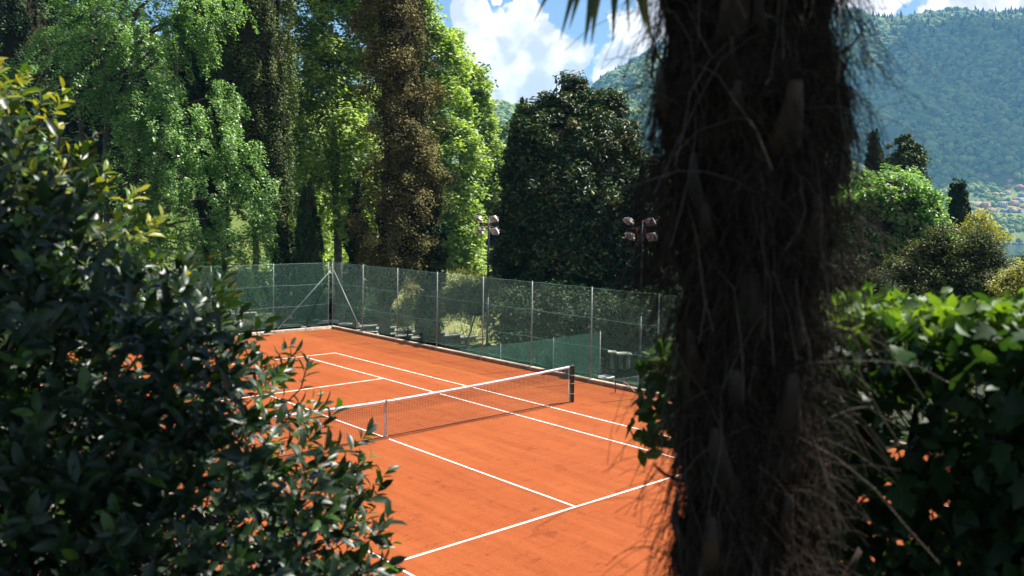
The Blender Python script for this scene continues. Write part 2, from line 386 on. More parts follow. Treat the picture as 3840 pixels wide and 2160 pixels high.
def grid(x0, x1, y0, y1, nx, ny, zf):
    X, Y = np.meshgrid(np.linspace(x0, x1, nx+1), np.linspace(y0, y1, ny+1), indexing='ij'); Z = zf(X, Y); m = ny+1
    i, j = np.meshgrid(np.arange(nx), np.arange(ny), indexing='ij')
    return np.stack([X, Y, Z], -1).reshape(-1, 3), np.stack([i*m+j, (i+1)*m+j, (i+1)*m+j+1, i*m+j+1], -1).reshape(-1, 4)
HX, HY = 8.92, 18.1
V, F = grid(-HX+0.02, HX-0.02, -HY+0.02, HY-0.02, 30, 60, lambda X, Y: 0.0*X)
court = single('tennis_court', V, F, CLAY, kind='structure')
LINE = simple('line_tape', (0.62, 0.42, 0.30), (0.83, 0.80, 0.74), scale=3.5, rough=0.7, detail=9, lo=0.28, hi=0.50, bump=0.15)
def court_line(x0, y0, x1, y1, w=0.052):
    L_ = math.hypot(x1-x0, y1-y0); n = max(2, int(L_/0.25)); t = np.linspace(0, 1, n+1)
    d = np.array([x1-x0, y1-y0])/L_; nn = np.array([-d[1], d[0]])
    ww = w/2*(1+rng.normal(0, 0.05, n+1)); off = np.cumsum(rng.normal(0, 0.0012, n+1)); off -= np.linspace(0, off[-1], n+1)
    c = np.stack([x0+(x1-x0)*t, y0+(y1-y0)*t], 1)+nn*off[:, None]
    a = c+nn*ww[:, None]; b = c-nn*ww[:, None]; z = 0.005
    V = np.concatenate([np.c_[a, np.full(n+1, z)], np.c_[b, np.full(n+1, z)], np.c_[a, np.full(n+1, 0.0)], np.c_[b, np.full(n+1, 0.0)]])
    i = np.arange(n); N1 = n+1
    F = np.concatenate([np.stack([i, N1+i, N1+i+1, i+1], 1), np.stack([i, i+1, 2*N1+i+1, 2*N1+i], 1), np.stack([N1+i, 3*N1+i, 3*N1+i+1, N1+i+1], 1)])
    o = bpy.data.objects.new('line', raw_mesh('line', V, F, LINE)); col.objects.link(o); o.parent = court
e = 0.032
for s in (-1, 1):
    court_line(s*5.46, -11.885, s*5.46, 11.885); court_line(s*4.09, -11.885+0.06, s*4.09, 11.885-0.06)
    court_line(-5.46+e, s*11.86, 5.46-e, s*11.86); court_line(-4.09+e, s*6.38, 4.09-e, s*6.38)
    court_line(0, s*0.14, 0, s*(6.38-e)); court_line(0, s*11.70, 0, s*(11.86-e))

# ------------------------------------------------------------------ kerb and fences
KERB = simple('dusty_stone_kerb', (0.38, 0.26, 0.18), (0.58, 0.48, 0.38), scale=5.0, rough=0.9, bump=0.4, bscale=30)
STEEL = simple('galvanised_steel', (0.15, 0.165, 0.165), (0.26, 0.27, 0.265), scale=14, rough=0.55, metal=0.25, spec=0.5)
DSTEEL = simple('painted_dark_steel', (0.018, 0.022, 0.026), (0.04, 0.045, 0.05), scale=8, rough=0.5, metal=0.3)
GWIRE = simple('green_coated_wire', (0.11, 0.29, 0.225), (0.20, 0.40, 0.32), scale=0.8, rough=0.45, spec=0.5)
GWIRE2 = simple('fresh_green_coated_wire', (0.08, 0.28, 0.19), (0.14, 0.38, 0.27), scale=0.8, rough=0.5, spec=0.5)
def kerb_run(pts, w=0.16, h=0.13):
    V, F = [], []
    its = []
    for a, b in zip(pts[:-1], pts[1:]):
        a = np.array(a, float); b = np.array(b, float); d = b-a; L_ = np.linalg.norm(d); d /= L_
        ax = np.array([[d[0], d[1], 0], [-d[1], d[0], 0], [0, 0, 1]])
        its.append(bbox(((a+b)/2).tolist()+[h/2-0.06], (L_-0.006, w, h+0.12), 0.015, ax))
    return its
FENCE_Y = [18.2, 15.55, 12.83, 10.05, 7.2, 4.53, 1.69, -1.05, -3.85, -6.7, -9.5, -12.3, -15.2, -18.1]
root = Thing('kerb', (0, 0, 0), None, None, kind='structure')
runs = kerb_run([(8.99, y) for y in FENCE_Y])+kerb_run([(x, 18.16) for x in (8.9, 6.0, 3.2, 0.4, -2.4, -5.2, -8.9)])+kerb_run([(-8.99, y) for y in FENCE_Y])
for V, F in runs: root.part('kerb_stone', V, F, KERB)
def panel_wires(a, b, z0a, z0b, h, pitch, w, k=1.0):
    L_ = np.linalg.norm(b-a); d = (b-a)/L_
    A, B = [], []
    for sg in (1, -1):
        for c in np.arange(-h*k, L_+h*k, pitch):
            s0, s1 = c, c+sg*h*k; t0, t1 = 0.0, 1.0
            if sg*(s1-s0) <= 0: continue
            lo, hi = (0-s0)/(s1-s0), (L_-s0)/(s1-s0)
            if lo > hi: lo, hi = hi, lo
            t0, t1 = max(0, lo), min(1, hi)
            if t1-t0 < 0.01: continue
            for t, Q in ((t0, A), (t1, B)):
                s = s0+(s1-s0)*t; Q.append([a[0]+d[0]*s, a[1]+d[1]*s, z0a+(z0b-z0a)*s/L_+h*t+0.0])
    A = np.array(A); B = np.array(B)
    return wires(A, B, w)
def fence(name, label, posts, z0s, h, pitch=0.095, w=0.0050, wire=None, mat_post=None, pr=0.024, levels=(0.36, 0.68), skip_panels=(), offset=0.035, toprail=False):
    wire = wire or GWIRE; mat_post = mat_post or STEEL
    T = Thing(name, (posts[0][0], posts[0][1], z0s[0]), label, 'fence')
    n = len(posts)
    for (x, y), z0 in zip(posts, z0s):
        its = [tube([(x, y, z0-0.05), (x, y, z0+h+0.03)], pr, 8), tube([(x, y, z0+h+0.03), (x, y, z0+h+0.05)], [pr*1.15, pr*0.5], 8)]
        T.part('post', *join(its), mat_post)
    for i in range(n-1):
        if i in skip_panels: continue
        a = np.array(posts[i], float); b = np.array(posts[i+1], float); L_ = np.linalg.norm(b-a); d = (b-a)/L_; nn = np.array([-d[1], d[0]])*offset
        a2, b2 = a+nn, b+nn
        V, F = panel_wires(a2, b2, z0s[i]+0.18, z0s[i+1]+0.18, h-0.18, pitch, w)
        T.part('chain_link_panel', V, F, wire)
        for q in (0.06,)+tuple(levels)+(1.0,):
            k = 9; t = np.linspace(0, 1, k); sag = -0.035*4*t*(1-t)*(0 < q < 1)+rng.normal(0, 0.004, k)
            P = np.stack([a2[0]+(b2[0]-a2[0])*t, a2[1]+(b2[1]-a2[1])*t, z0s[i]+(z0s[i+1]-z0s[i])*t+h*q+sag], 1)
            V, F = wires(P[:-1], P[1:], 0.008)
            T.part('tension_wire', V, F, wire)
    return T
fr = fence('chain_link_fence', 'tall green chain link fence along the right side of the clay court', [(8.99, y) for y in FENCE_Y], [0.1]*14, 2.98)
fr.part('brace', *tube([(8.99, 18.1, 2.72), (8.99, 15.66, 0.14)], 0.026, 8), STEEL)
BX = [8.99, 6.03, 3.2, 0.4, -2.4, -5.2, -8.99]
fb = fence('chain_link_fence', 'green chain link fence behind the far baseline, meeting the corner post', [(8.78, 18.2)]+[(x, 18.2) for x in BX[1:]], [0.1]*7, 2.98)
fb.part('brace', *tube([(8.9, 18.2, 2.72), (6.2, 18.2, 0.14)], 0.026, 8), STEEL)
fence('chain_link_fence', 'chain link fence glimpsed through the gaps of the dark left bush', [(-8.99, y) for y in FENCE_Y[:12]], [0.1]*12, 3.1, wire=STEEL, pitch=0.085, w=0.005)
# finer green fence on the lower terrace
gp = [PX(1510, 836, 31.0), PX(1392, 852, 32.4), PX(1259, 868, 34.0), PX(1135, 883, 35.6)]
fence('chain_link_fence', 'low fresh green mesh fence on the slope behind the right court fence', [(p[0], p[1]) for p in gp], [p[2]-2.3 for p in gp], 2.3, pitch=0.055, w=0.011, wire=GWIRE2, pr=0.022, levels=(0.5,))
lp = [PX(1544, 956, 29.5), PX(1605, 947, 29.0), PX(1690, 935, 28.4)]
lf = fence('railing', 'low green mesh railing with pipe rail beside the grey utility box', [(p[0], p[1]) for p in lp], [p[2]-1.0 for p in lp], 1.0, pitch=0.06, w=0.007, wire=GWIRE2, pr=0.02, levels=())
lf.part('rail', *tube(lp, 0.022, 8), STEEL)

# ------------------------------------------------------------------ tennis net
def build_net():
    T = Thing('tennis_net', (6.4, 0, 0), 'white topped tennis net with dark mesh strung across the clay court', 'tennis net')
    BLACK = simple('net_cord', (0.010, 0.010, 0.014), (0.022, 0.020, 0.024), scale=3, rough=0.8)
    CANVAS = simple('white_canvas', (0.66, 0.63, 0.62), (0.82, 0.80, 0.79), scale=7, rough=0.85, bump=0.3, bscale=40)
    GREEN = simple('dark_green_post_paint', (0.012, 0.028, 0.012), (0.022, 0.045, 0.016), scale=6, rough=0.4, spec=0.5)
    X1 = 6.27
    def top(x): return 0.914+0.156*(np.abs(x)/6.4)**1.6
    def bulge(x, f):       # f = 0 bottom .. 1 top; the skirt sags towards the near side
        return -0.13*np.clip(1-f/0.42, 0, 1)**1.5*(0.75+0.25*np.sin(x*1.7+0.6))*np.clip((X1-np.abs(x))/0.25, 0, 1)
    A, B = [], []
    xs = np.arange(-X1, X1+0.001, 0.048)
    fz = np.array([0, 0.1, 0.22, 0.36, 0.6, 1.0])
    for x in xs:
        z = 0.025+(top(x)-0.05-0.025)*fz; jx = x+rng.normal(0, 0.0015)+0.05*np.clip(1-fz/0.42, 0, 1)**1.5*math.sin(x*1.3)
        P = np.stack([jx, bulge(x, fz), z], 1); A.append(P[:-1]); B.append(P[1:])
    xh = np.linspace(-X1, X1, 90)
    for f in np.linspace(0.0, 0.99, 21):
        P = np.stack([xh, bulge(xh, np.full_like(xh, f)), 0.025+(top(xh)-0.075)*f+rng.normal(0, 0.002, 90)], 1); A.append(P[:-1]); B.append(P[1:])
    T.part('net_mesh', *wires(np.concatenate(A), np.concatenate(B), 0.0042), BLACK)
    A, B = [], []          # doubled upper third
    for x in xs+0.019:
        if x > X1: continue
        A.append([[x, 0.012, top(x)-0.05]]); B.append([[x, 0.012, top(x)-0.32]])
    for q in np.arange(0.06, 0.34, 0.046):
        P = np.stack([xh, 0.012+0*xh, top(xh)-q], 1); A.append(P[:-1]); B.append(P[1:])
    T.part('upper_net_layer', *wires(np.concatenate(A), np.concatenate(B), 0.0048), BLACK)
    P = np.stack([xh, bulge(xh, np.zeros_like(xh)), np.full_like(xh, 0.022)], 1)
    T.part('bottom_cord', *wires(P[:-1], P[1:], 0.014), BLACK)
    # canvas headband: closed strip following the top
    n = 120; x = np.linspace(-X1, X1, n); z = top(x)+rng.normal(0, 0.0015, n)
    prof = [(-0.014, -0.062), (-0.017, -0.02), (-0.010, 0.004), (0.010, 0.004), (0.017, -0.02), (0.014, -0.062)]
    Vb = np.stack([np.stack([x, np.full(n, a), z+b], 1) for a, b in prof], 1).reshape(-1, 3); k = len(prof)
    i, j = np.meshgrid(np.arange(n-1), np.arange(k), indexing='ij'); jj = (j+1) % k
    Fb = np.stack([i*k+j, (i+1)*k+j, (i+1)*k+jj, i*k+jj], -1).reshape(-1, 4)
    T.part('headband', Vb, Fb, CANVAS)
    T.part('centre_strap', *join([bbox((0.0, -0.03, 0.49), (0.055, 0.006, 0.86), 0.002), bbox((0.0, 0, 0.921), (0.055, 0.066, 0.012), 0.003), bbox((0.0, 0.03, 0.47), (0.055, 0.006, 0.90), 0.002), bbox((0, -0.03, 0.045), (0.045, 0.02, 0.05), 0.004)]), CANVAS)
    for s in (-1, 1):
        po = T.part('post', *bbox((s*6.4, 0, 0.52), (0.10, 0.10, 1.08), 0.008), GREEN)
        T.part('post_cap', *join([bbox((s*6.4, 0, 1.07), (0.108, 0.108, 0.025), 0.006), bbox((s*6.4, 0, 1.10), (0.02, 0.07, 0.04), 0.004)]), STEEL, parent=po)
        for zz in (0.25, 0.55, 0.79): T.part('tie_band', *bbox((s*6.4, 0, zz), (0.106, 0.106, 0.014), 0.002), CANVAS, parent=po)
        T.part('tie_cord', *tube([(s*6.35, -0.02, 0.25), (s*6.27, -0.01, 0.27)], 0.006, 5), CANVAS)
        T.part('side_tape', *bbox((s*6.26, 0, 0.56), (0.016, 0.012, 0.92), 0.002), CANVAS)
        T.part('head_cable', *tube([(s*6.26, 0, 1.05), (s*6.35, 0, 1.05)], 0.006, 5), STEEL)
        T.part('ground_shackle', *join([tube([(s*6.29, -0.03, 0.06), (s*6.33, -0.03, 0.10), (s*6.33, -0.03, 0.04), (s*6.29, -0.03, 0.06)], 0.006, 5)]), STEEL)
build_net()

# ------------------------------------------------------------------ floodlight masts
LAMPW = simple('weathered_white_housing', (0.42, 0.41, 0.39), (0.62, 0.60, 0.56), scale=9, rough=0.6)
LGLASS = simple('lamp_glass', (0.42, 0.30, 0.24), (0.55, 0.42, 0.34), scale=3, rough=0.15, spec=0.6)  # pinkish tone paints in the orange court's reflection
RUST = simple('orange_fitting', (0.42, 0.05, 0.015), (0.60, 0.11, 0.03), scale=12, rough=0.6)
def mast(x, y, label):
    zg = float(ground_z(x, y)); H = 5.32
    T = Thing('floodlight_mast', (x, y, zg), label, 'floodlight mast', 'floodlight masts behind the court fence')
    T.part('pole', *join([tube([(x, y, zg-0.1), (x, y, 1.9)], 0.05, 10), tube([(x, y, 1.9), (x, y, 1.98)], 0.062, 10), tube([(x, y, 1.98), (x, y, H-0.05)], 0.042, 10)]), DSTEEL)
    zb = H-0.34
    T.part('crossbar', *join([bbox((x, y, zb+0.055), (0.09, 1.22, 0.014), 0.003), bbox((x, y, zb-0.055), (0.09, 1.22, 0.014), 0.003), bbox((x, y, zb), (0.012, 1.22, 0.1), 0.002)]), DSTEEL)
    for sy in (-1, 1):
        for up in (1, -1):
            c = np.array([x-0.10, y+sy*0.50+0.04*up, zb+up*0.26]); tilt = R(48 if up > 0 else 36)*(1+0.1*sy)
            f = np.array([-math.cos(tilt), 0.15*sy, -math.sin(tilt)]); f /= np.linalg.norm(f)      # facing the court, tipped down
            yv = np.array([0, 1.0, 0]); yv = nrm(yv-f*(yv@f)); u = np.cross(f, yv); ax = np.array([f, yv, u])
            b = T.part('lamp_head', *join([bbox(c, (0.10, 0.34, 0.28), 0.02, ax), bbox(c-f*0.08, (0.07, 0.22, 0.17), 0.02, ax), bbox(c+f*0.055, (0.02, 0.37, 0.31), 0.006, ax)]), LAMPW)
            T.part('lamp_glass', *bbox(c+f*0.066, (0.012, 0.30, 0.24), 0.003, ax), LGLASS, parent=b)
            br = c-f*0.03
            T.part('bracket', *join([bbox(br+yv*s2*0.195, (0.03, 0.012, 0.05), 0.003, ax) for s2 in (-1, 1)]+[tube([br+yv*s2*0.2, (br[0], br[1]+s2*0.2, zb+up*0.07)], 0.012, 6) for s2 in (-1, 1)]+[bbox((br[0], br[1], zb+up*0.068), (0.04, 0.42, 0.012), 0.003)]), DSTEEL, parent=b)
            for s2 in (-1, 1): T.part('pivot_knob', *tube([br+yv*s2*0.2, br+yv*s2*0.25], [0.032, 0.026], 8), RUST, parent=b)
        T.part('cable_gland', *join([tube([(x-0.03, y+sy*0.18, zb+0.02), (x-0.05, y+sy*0.2, zb-0.14)], [0.03, 0.022], 8), tube([(x-0.05, y+sy*0.2, zb-0.14), (x-0.03, y+sy*0.1, zb-0.45)], 0.008, 5)]), RUST)
mast(12.3, 10.87, 'floodlight mast with four lamps left of the dark magnolia')
mast(12.3, 2.41, 'floodlight mast with four lamps nearest the palm trunk')

# ------------------------------------------------------------------ stepped stone walls and stairs
STONE = simple('pale_weathered_stone', (0.46, 0.43, 0.36), (0.68, 0.65, 0.57), scale=6, rough=0.9, bump=0.5, bscale=25)
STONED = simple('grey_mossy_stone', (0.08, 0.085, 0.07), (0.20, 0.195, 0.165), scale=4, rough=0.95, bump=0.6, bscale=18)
def stepped(label, x0, y, z0, n, dx, dz, length):
    T = Thing('stepped_stone_wall', (x0, y, z0-1), label, 'stone wall', 'stepped walls beside the garden stairs')
    for k in range(n):
        x = x0+dx*k+rng.normal(0, 0.03); z = z0-dz*k+rng.normal(0, 0.01)
        T.part('coping_slab', *bbox((x+length/2, y+rng.normal(0, 0.02), z-0.055), (length, 0.55, 0.11), 0.018), STONE)
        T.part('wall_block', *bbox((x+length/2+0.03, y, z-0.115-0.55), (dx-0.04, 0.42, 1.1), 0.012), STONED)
stepped('upper flight of pale stepped stone copings behind the court corner', 7.82, 27.0, -0.03, 15, 1.295, 0.216, 1.42)
stepped('lower front row of pale stepped stone copings close to the corner fence', 8.26, 24.6, -0.39, 9, 1.19, 0.189, 1.32)
T = Thing('stone_stairs', (12, 25.8, -2), 'broad shaded stone stairs between the two stepped walls', 'stairs')
for k in range(28):
    x = 8.2+0.64*k; z = -0.65-0.105*k
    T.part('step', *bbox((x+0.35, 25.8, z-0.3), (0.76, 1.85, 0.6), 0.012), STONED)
c = PX(1562, 889, 36.0)
T = Thing('stone_bench', (c[0], c[1], c[2]-0.5), 'small pale stone bench in the dark garden beyond the fence', 'bench')
ax = np.array([[R2[0], R2[1], 0], [F2[0], F2[1], 0], [0, 0, 1]])
T.part('seat_slab', *bbox(c+np.array([R2[0], R2[1], 0])*0.12, (0.62, 0.35, 0.09), 0.015, ax), STONE)
T.part('seat_slab', *bbox(c+np.array([R2[0], R2[1], 0])*-0.36+np.array([0, 0, 0.06]), (0.34, 0.35, 0.08), 0.015, ax), STONE)
for q in (-0.36, 0.0, 0.3): T.part('leg', *bbox(c+np.array([R2[0]*q, R2[1]*q, -0.35]), (0.12, 0.28, 0.58), 0.012, ax), STONED)

# ------------------------------------------------------------------ utility box, standpipe and hose
c = PX(1525, 962, 29.6)
T = Thing('utility_box', (c[0], c[1], c[2]-0.6), 'pale grey utility box with overhanging lid behind the right fence', 'utility box')
GREY = simple('pale_plastic', (0.42, 0.42, 0.39), (0.56, 0.55, 0.51), scale=6, rough=0.6)
GREYD = simple('grey_plinth', (0.25, 0.24, 0.24), (0.33, 0.32, 0.32), scale=6, rough=0.8)
T.part('cabinet', *bbox(c+np.array([0, 0, -0.02]), (0.34, 0.36, 0.34), 0.02), GREY)
T.part('lid', *bbox(c+np.array([0, 0, 0.18]), (0.42, 0.44, 0.10), 0.03), GREY)
T.part('plinth', *bbox(c+np.array([0, 0, -0.42]), (0.30, 0.32, 0.46), 0.015), GREYD)
def on_court(x, y):
    d = PX(x, y, 1.0)-CAM; return CAM+d*(-CAM[2]/d[2])
b = on_court(1547.5, 987.5); PIPE = simple('rusty_pipe', (0.10, 0.055, 0.04), (0.19, 0.11, 0.08), scale=20, rough=0.7, metal=0.3)
T = Thing('standpipe', b, 'bent rusty water standpipe beside the kerb near the palm', 'standpipe')
T.part('pipe', *tube([b, b+np.array([0, 0, 0.33]), b+np.array([0.01, -0.02, 0.36]), b+np.array([0.03, -0.05, 0.37]), b+np.array([0.10, -0.24, 0.35])], 0.017, 8), PIPE)
T.part('tap', *join([tube([b+np.array([0.05, -0.12, 0.36]), b+np.array([0.05, -0.12, 0.42])], 0.012, 6), bbox(b+np.array([0.05, -0.12, 0.43]), (0.03, 0.09, 0.015), 0.003)]), STEEL)
HOSE = simple('beige_hose', (0.40, 0.24, 0.17), (0.52, 0.33, 0.24), scale=5, rough=0.6)
ho = []
for k in range(2):
    q = np.array([0.0, 0, 0.02*k]); s = b+np.array([0.09, -0.22, 0.35])
    ho.append(tube([s+q, s+q+np.array([0.0, -0.16, -0.03]), s+q+np.array([-0.02, -0.40, -0.17]), s+np.array([-0.02, -0.72+0.08*k, -0.30]), s+np.array([0.0-0.06*k, -1.1, -0.335]), s+np.array([-0.06*k, -1.7, -0.335]), s+np.array([0.03, -2.4, -0.335])], 0.014, 7))
hs = Thing('garden_hose', b+np.array([0.1, -1, 0]), 'pale garden hose looping from the standpipe along the kerb', 'hose')
hs.part('hose', *join(ho), HOSE)
hs.part('hose_clip', *tube([b+np.array([0.095, -0.23, 0.352]), b+np.array([0.095, -0.27, 0.350])], 0.022, 8), simple('red_clip', (0.5, 0.03, 0.015), rough=0.5))

# ------------------------------------------------------------------ lake, mountain, far hills
LAKE_Z = -28.0
def lake_material():
    m, nt = new_mat('lake_water'); N = nt.nodes.new; L = nt.links.new
    o = N('ShaderNodeOutputMaterial'); p = N('ShaderNodeBsdfPrincipled'); L(p.outputs[0], o.inputs[0])
    p.inputs['Base Color'].default_value = (0.012, 0.045, 0.048, 1); p.inputs['Roughness'].default_value = 0.12; p.inputs['IOR'].default_value = 1.33
    tc = N('ShaderNodeTexCoord'); n = N('ShaderNodeTexNoise'); n.inputs['Scale'].default_value = 0.25; n.inputs['Detail'].default_value = 6; n.inputs['Roughness'].default_value = 0.65
    L(tc.outputs['Object'], n.inputs['Vector']); b = N('ShaderNodeBump'); b.inputs['Strength'].default_value = 0.9; b.inputs['Distance'].default_value = 0.8
    L(n.outputs['Fac'], b.inputs['Height']); L(b.outputs[0], p.inputs['Normal']); return m
single('lake', [(300, -3400, LAKE_Z), (3400, -3400, LAKE_Z), (3400, 3400, LAKE_Z), (300, 3400, LAKE_Z)], np.array([[0, 1, 2, 3]]), lake_material(), kind='structure')
def vnoise(x, y, seed=0):      # smooth value noise on arrays
    xi = np.floor(x).astype(np.int64); yi = np.floor(y).astype(np.int64); fx = x-xi; fy = y-yi
    fx = fx*fx*(3-2*fx); fy = fy*fy*(3-2*fy)
    def h(a, b):
        k = (a*374761393+b*668265263+seed*974711) & 0x7fffffff
        k = ((k ^ (k >> 13))*1274126177) & 0x7fffffff
        return (k ^ (k >> 16)) % 10007/10007.0
    return (h(xi, yi)*(1-fx)+h(xi+1, yi)*fx)*(1-fy)+(h(xi, yi+1)*(1-fx)+h(xi+1, yi+1)*fx)*fy
def fbm(x, y, seed=0, o=4):
    return sum(vnoise(x*2**k, y*2**k, seed+k)*0.5**k for k in range(o))/sum(0.5**k for k in range(o))-0.5
def shore(r): return 1190+45*np.sin(r/260.0)+np.maximum(400-r, 0)*0.4
def mountain_z(r, d):
    s = d-shore(r)
    g = fbm(r/260.0+d/900.0, d/620.0, 3, 4); g2 = fbm(r/90.0, d/140.0, 11, 3)
    prof = np.interp(s+g*430*np.clip(s/400, 0, 1), [-200, 0, 40, 300, 620, 1000, 1400, 2400], [-30, 0, 7, 84, 262, 490, 675, 720])
    cap = np.interp(r, [-400, -150, 60, 160, 232, 405, 700, 980, 1480, 2200, 3000], [-30, 20, 150, 260, 350, 482, 570, 622, 638, 650, 580])
    cap = cap+28+g2*22+12*fbm(r/40.0, 0*r, 5, 2)
    k = 40.0; mn = -k*np.log(np.exp(-prof/k)+np.exp(-cap/k))
    return LAKE_Z-1+mn+g2*26*np.clip(s/200, 0, 1)
def hill_z(r, d):     # the wooded hill across the bay, left of the mountain
    a = np.interp(r, [-900, -500, -250, 0, 120, 260, 420], [150, 205, 205, 196, 170, 90, -40])
    return LAKE_Z-4+(a+30+fbm(r/80.0, d/90.0, 21, 3)*26)*np.exp(-((d-1560)/330.0)**2)
def near_hill_z(r, d):   # slope behind the plane trees
    a = np.interp(r, [-260, -120, -60, -22, -8, 2, 14], [62, 48, 30, 13, 5, 0, -9])
    return (a+fbm(r/14.0, d/14.0, 31, 3)*3)*np.clip((d-95)/60, 0, 1)-4.0*np.clip((r+5)/20, 0, 1)-1.0
def terrain(name, f, r0, r1, d0, d1, nr, nd, mt):
    r, d = np.meshgrid(np.linspace(r0, r1, nr), np.linspace(d0, d1, nd), indexing='ij'); Z = f(r, d); m = nd
    i, j = np.meshgrid(np.arange(nr-1), np.arange(nd-1), indexing='ij')
    single(name, CF(r, d, Z).reshape(-1, 3), np.stack([i*m+j, i*m+j+1, (i+1)*m+j+1, (i+1)*m+j], -1).reshape(-1, 4), mt, kind='structure', smooth=True)
MEADOW = simple('meadow_and_scrub', (0.06, 0.10, 0.025), (0.17, 0.20, 0.05), scale=0.02, rough=0.95, detail=8, bump=0.4, bscale=0.3, spec=0.1)
terrain('mountain', mountain_z, -500, 2400, 1100, 2900, 150, 110, MEADOW)
terrain('far_hill', hill_z, -1000, 500, 1000, 2100, 70, 50, MEADOW)
terrain('near_hill', near_hill_z, -260, 14, 92, 330, 60, 50, MEADOW)

def crown_material(name, cols, shift=0.0):
    m, nt = new_mat(name); N = nt.nodes.new; L = nt.links.new
    o = N('ShaderNodeOutputMaterial'); p = N('ShaderNodeBsdfPrincipled'); L(p.outputs[0], o.inputs[0])
    p.inputs['Roughness'].default_value = 0.9; p.inputs['Specular IOR Level'].default_value = 0.1
    oi = N('ShaderNodeObjectInfo'); r = N('ShaderNodeValToRGB'); e = r.color_ramp.elements
    for k, c in enumerate(cols):
        q = e[k] if k < 2 else e.new(1.0)
    n = len(cols)
    for k in range(n): e[k].position = k/(n-1)
    for k in range(n): e[k].color = (*cols[k], 1)
    L(oi.outputs['Random'], r.inputs[0])
    tc = N('ShaderNodeTexCoord'); t = N('ShaderNodeTexNoise'); t.inputs['Scale'].default_value = 5.0; t.inputs['Detail'].default_value = 5; t.inputs['Roughness'].default_value = 0.7
    L(tc.outputs['Object'], t.inputs['Vector'])
    g = N('ShaderNodeValToRGB'); g.color_ramp.elements[0].position = 0.35; g.color_ramp.elements[0].color = (0.55, 0.55, 0.55, 1); g.color_ramp.elements[1].position = 0.65; g.color_ramp.elements[1].color = (1.35, 1.35, 1.35, 1)
    L(t.outputs['Fac'], g.inputs[0]); mx = N('ShaderNodeMix'); mx.data_type = 'RGBA'; mx.blend_type = 'MULTIPLY'; mx.inputs['Factor'].default_value = 1
    L(r.outputs[0], mx.inputs['A']); L(g.outputs[0], mx.inputs['B']); L(mx.outputs['Result'], p.inputs['Base Color'])
    b = N('ShaderNodeBump'); b.inputs['Strength'].default_value = 1.0; b.inputs['Distance'].default_value = 0.35; L(t.outputs['Fac'], b.inputs['Height']); L(b.outputs[0], p.inputs['Normal'])
    return m
def crown_mesh(name, mat, cone=False, seed=0):
    import bmesh
    bm = bmesh.new(); bmesh.ops.create_icosphere(bm, subdivisions=3, radius=1.0)
    V = np.array([v.co[:] for v in bm.verts]); d = nrm(V)
    lob = np.zeros(len(V)); r_ = np.random.default_rng(seed)
    for k in range(16):
        c = nrm(r_.normal(size=3)); lob = np.maximum(lob, np.clip((d@c-0.72)/0.28, 0, 1)*(0.16+0.22*r_.random()))
    V = d*(0.82+lob+r_.normal(0, 0.035, len(V)))[:, None]
    if cone:
        h = (V[:, 2]+1)/2; V[:, :2] *= (1.15-h*1.0)[:, None].clip(0.08); V[:, 2] *= 1.5
    else: V[:, 2] *= 0.95
    for v, c in zip(bm.verts, V): v.co = c
    me = bpy.data.meshes.new(name); bm.to_mesh(me); bm.free(); me.materials.append(mat)
    return bpy.data.objects.new(name, me)        # unlinked source for the instancer
def forest(name, label, pts, sizes, srcs):
    ng = bpy.data.node_groups.new(name, 'GeometryNodeTree')
    ng.interface.new_socket('Geometry', in_out='INPUT', socket_type='NodeSocketGeometry'); ng.interface.new_socket('Geometry', in_out='OUTPUT', socket_type='NodeSocketGeometry')
    N = ng.nodes.new; L = ng.links.new; gi = N('NodeGroupInput'); go = N('NodeGroupOutput')
    m2p = N('GeometryNodeMeshToPoints'); L(gi.outputs[0], m2p.inputs[0])
    jn = N('GeometryNodeJoinGeometry')
    for s in srcs:
        oi = N('GeometryNodeObjectInfo'); oi.inputs['Object'].default_value = s; oi.inputs['As Instance'].default_value = True; L(oi.outputs['Geometry'], jn.inputs[0])
    iop = N('GeometryNodeInstanceOnPoints'); L(m2p.outputs[0], iop.inputs['Points']); L(jn.outputs[0], iop.inputs['Instance']); iop.inputs['Pick Instance'].default_value = True
    ri = N('FunctionNodeRandomValue'); ri.data_type = 'INT'; ri.inputs[4].default_value = 0; ri.inputs[5].default_value = len(srcs)-1; L(ri.outputs[2], iop.inputs['Instance Index'])
    rr = N('FunctionNodeRandomValue'); rr.data_type = 'FLOAT_VECTOR'; rr.inputs[0].default_value = (-0.2, -0.2, 0); rr.inputs[1].default_value = (0.2, 0.2, 6.28); L(rr.outputs[0], iop.inputs['Rotation'])
    na = N('GeometryNodeInputNamedAttribute'); na.data_type = 'FLOAT_VECTOR'; na.inputs[0].default_value = 'sz'; L(na.outputs[0], iop.inputs['Scale'])
    L(iop.outputs[0], go.inputs[0])
    me = bpy.data.meshes.new(name); me.vertices.add(len(pts)); me.vertices.foreach_set('co', np.asarray(pts, np.float32).ravel())
    a = me.attributes.new('sz', 'FLOAT_VECTOR', 'POINT'); a.data.foreach_set('vector', np.asarray(sizes, np.float32).ravel())
    for s in srcs: me.materials.append(s.data.materials[0])
    o = bpy.data.objects.new(name, me); col.objects.link(o); mod = o.modifiers.new('scatter', 'NODES'); mod.node_group = ng
    set_props(o, label, 'forest', None, 'stuff')
MC = crown_material('mountain_foliage', [(0.075, 0.13, 0.03), (0.19, 0.26, 0.055), (0.10, 0.17, 0.04), (0.29, 0.34, 0.085), (0.18, 0.25, 0.06), (0.35, 0.37, 0.11)])
MK = crown_material('mountain_conifer', [(0.012, 0.028, 0.014), (0.025, 0.05, 0.02)])
broad = [crown_mesh('broadleaf_crown', MC, False, k) for k in range(4)]
coni = [crown_mesh('conifer_crown', MK, True, 9)]
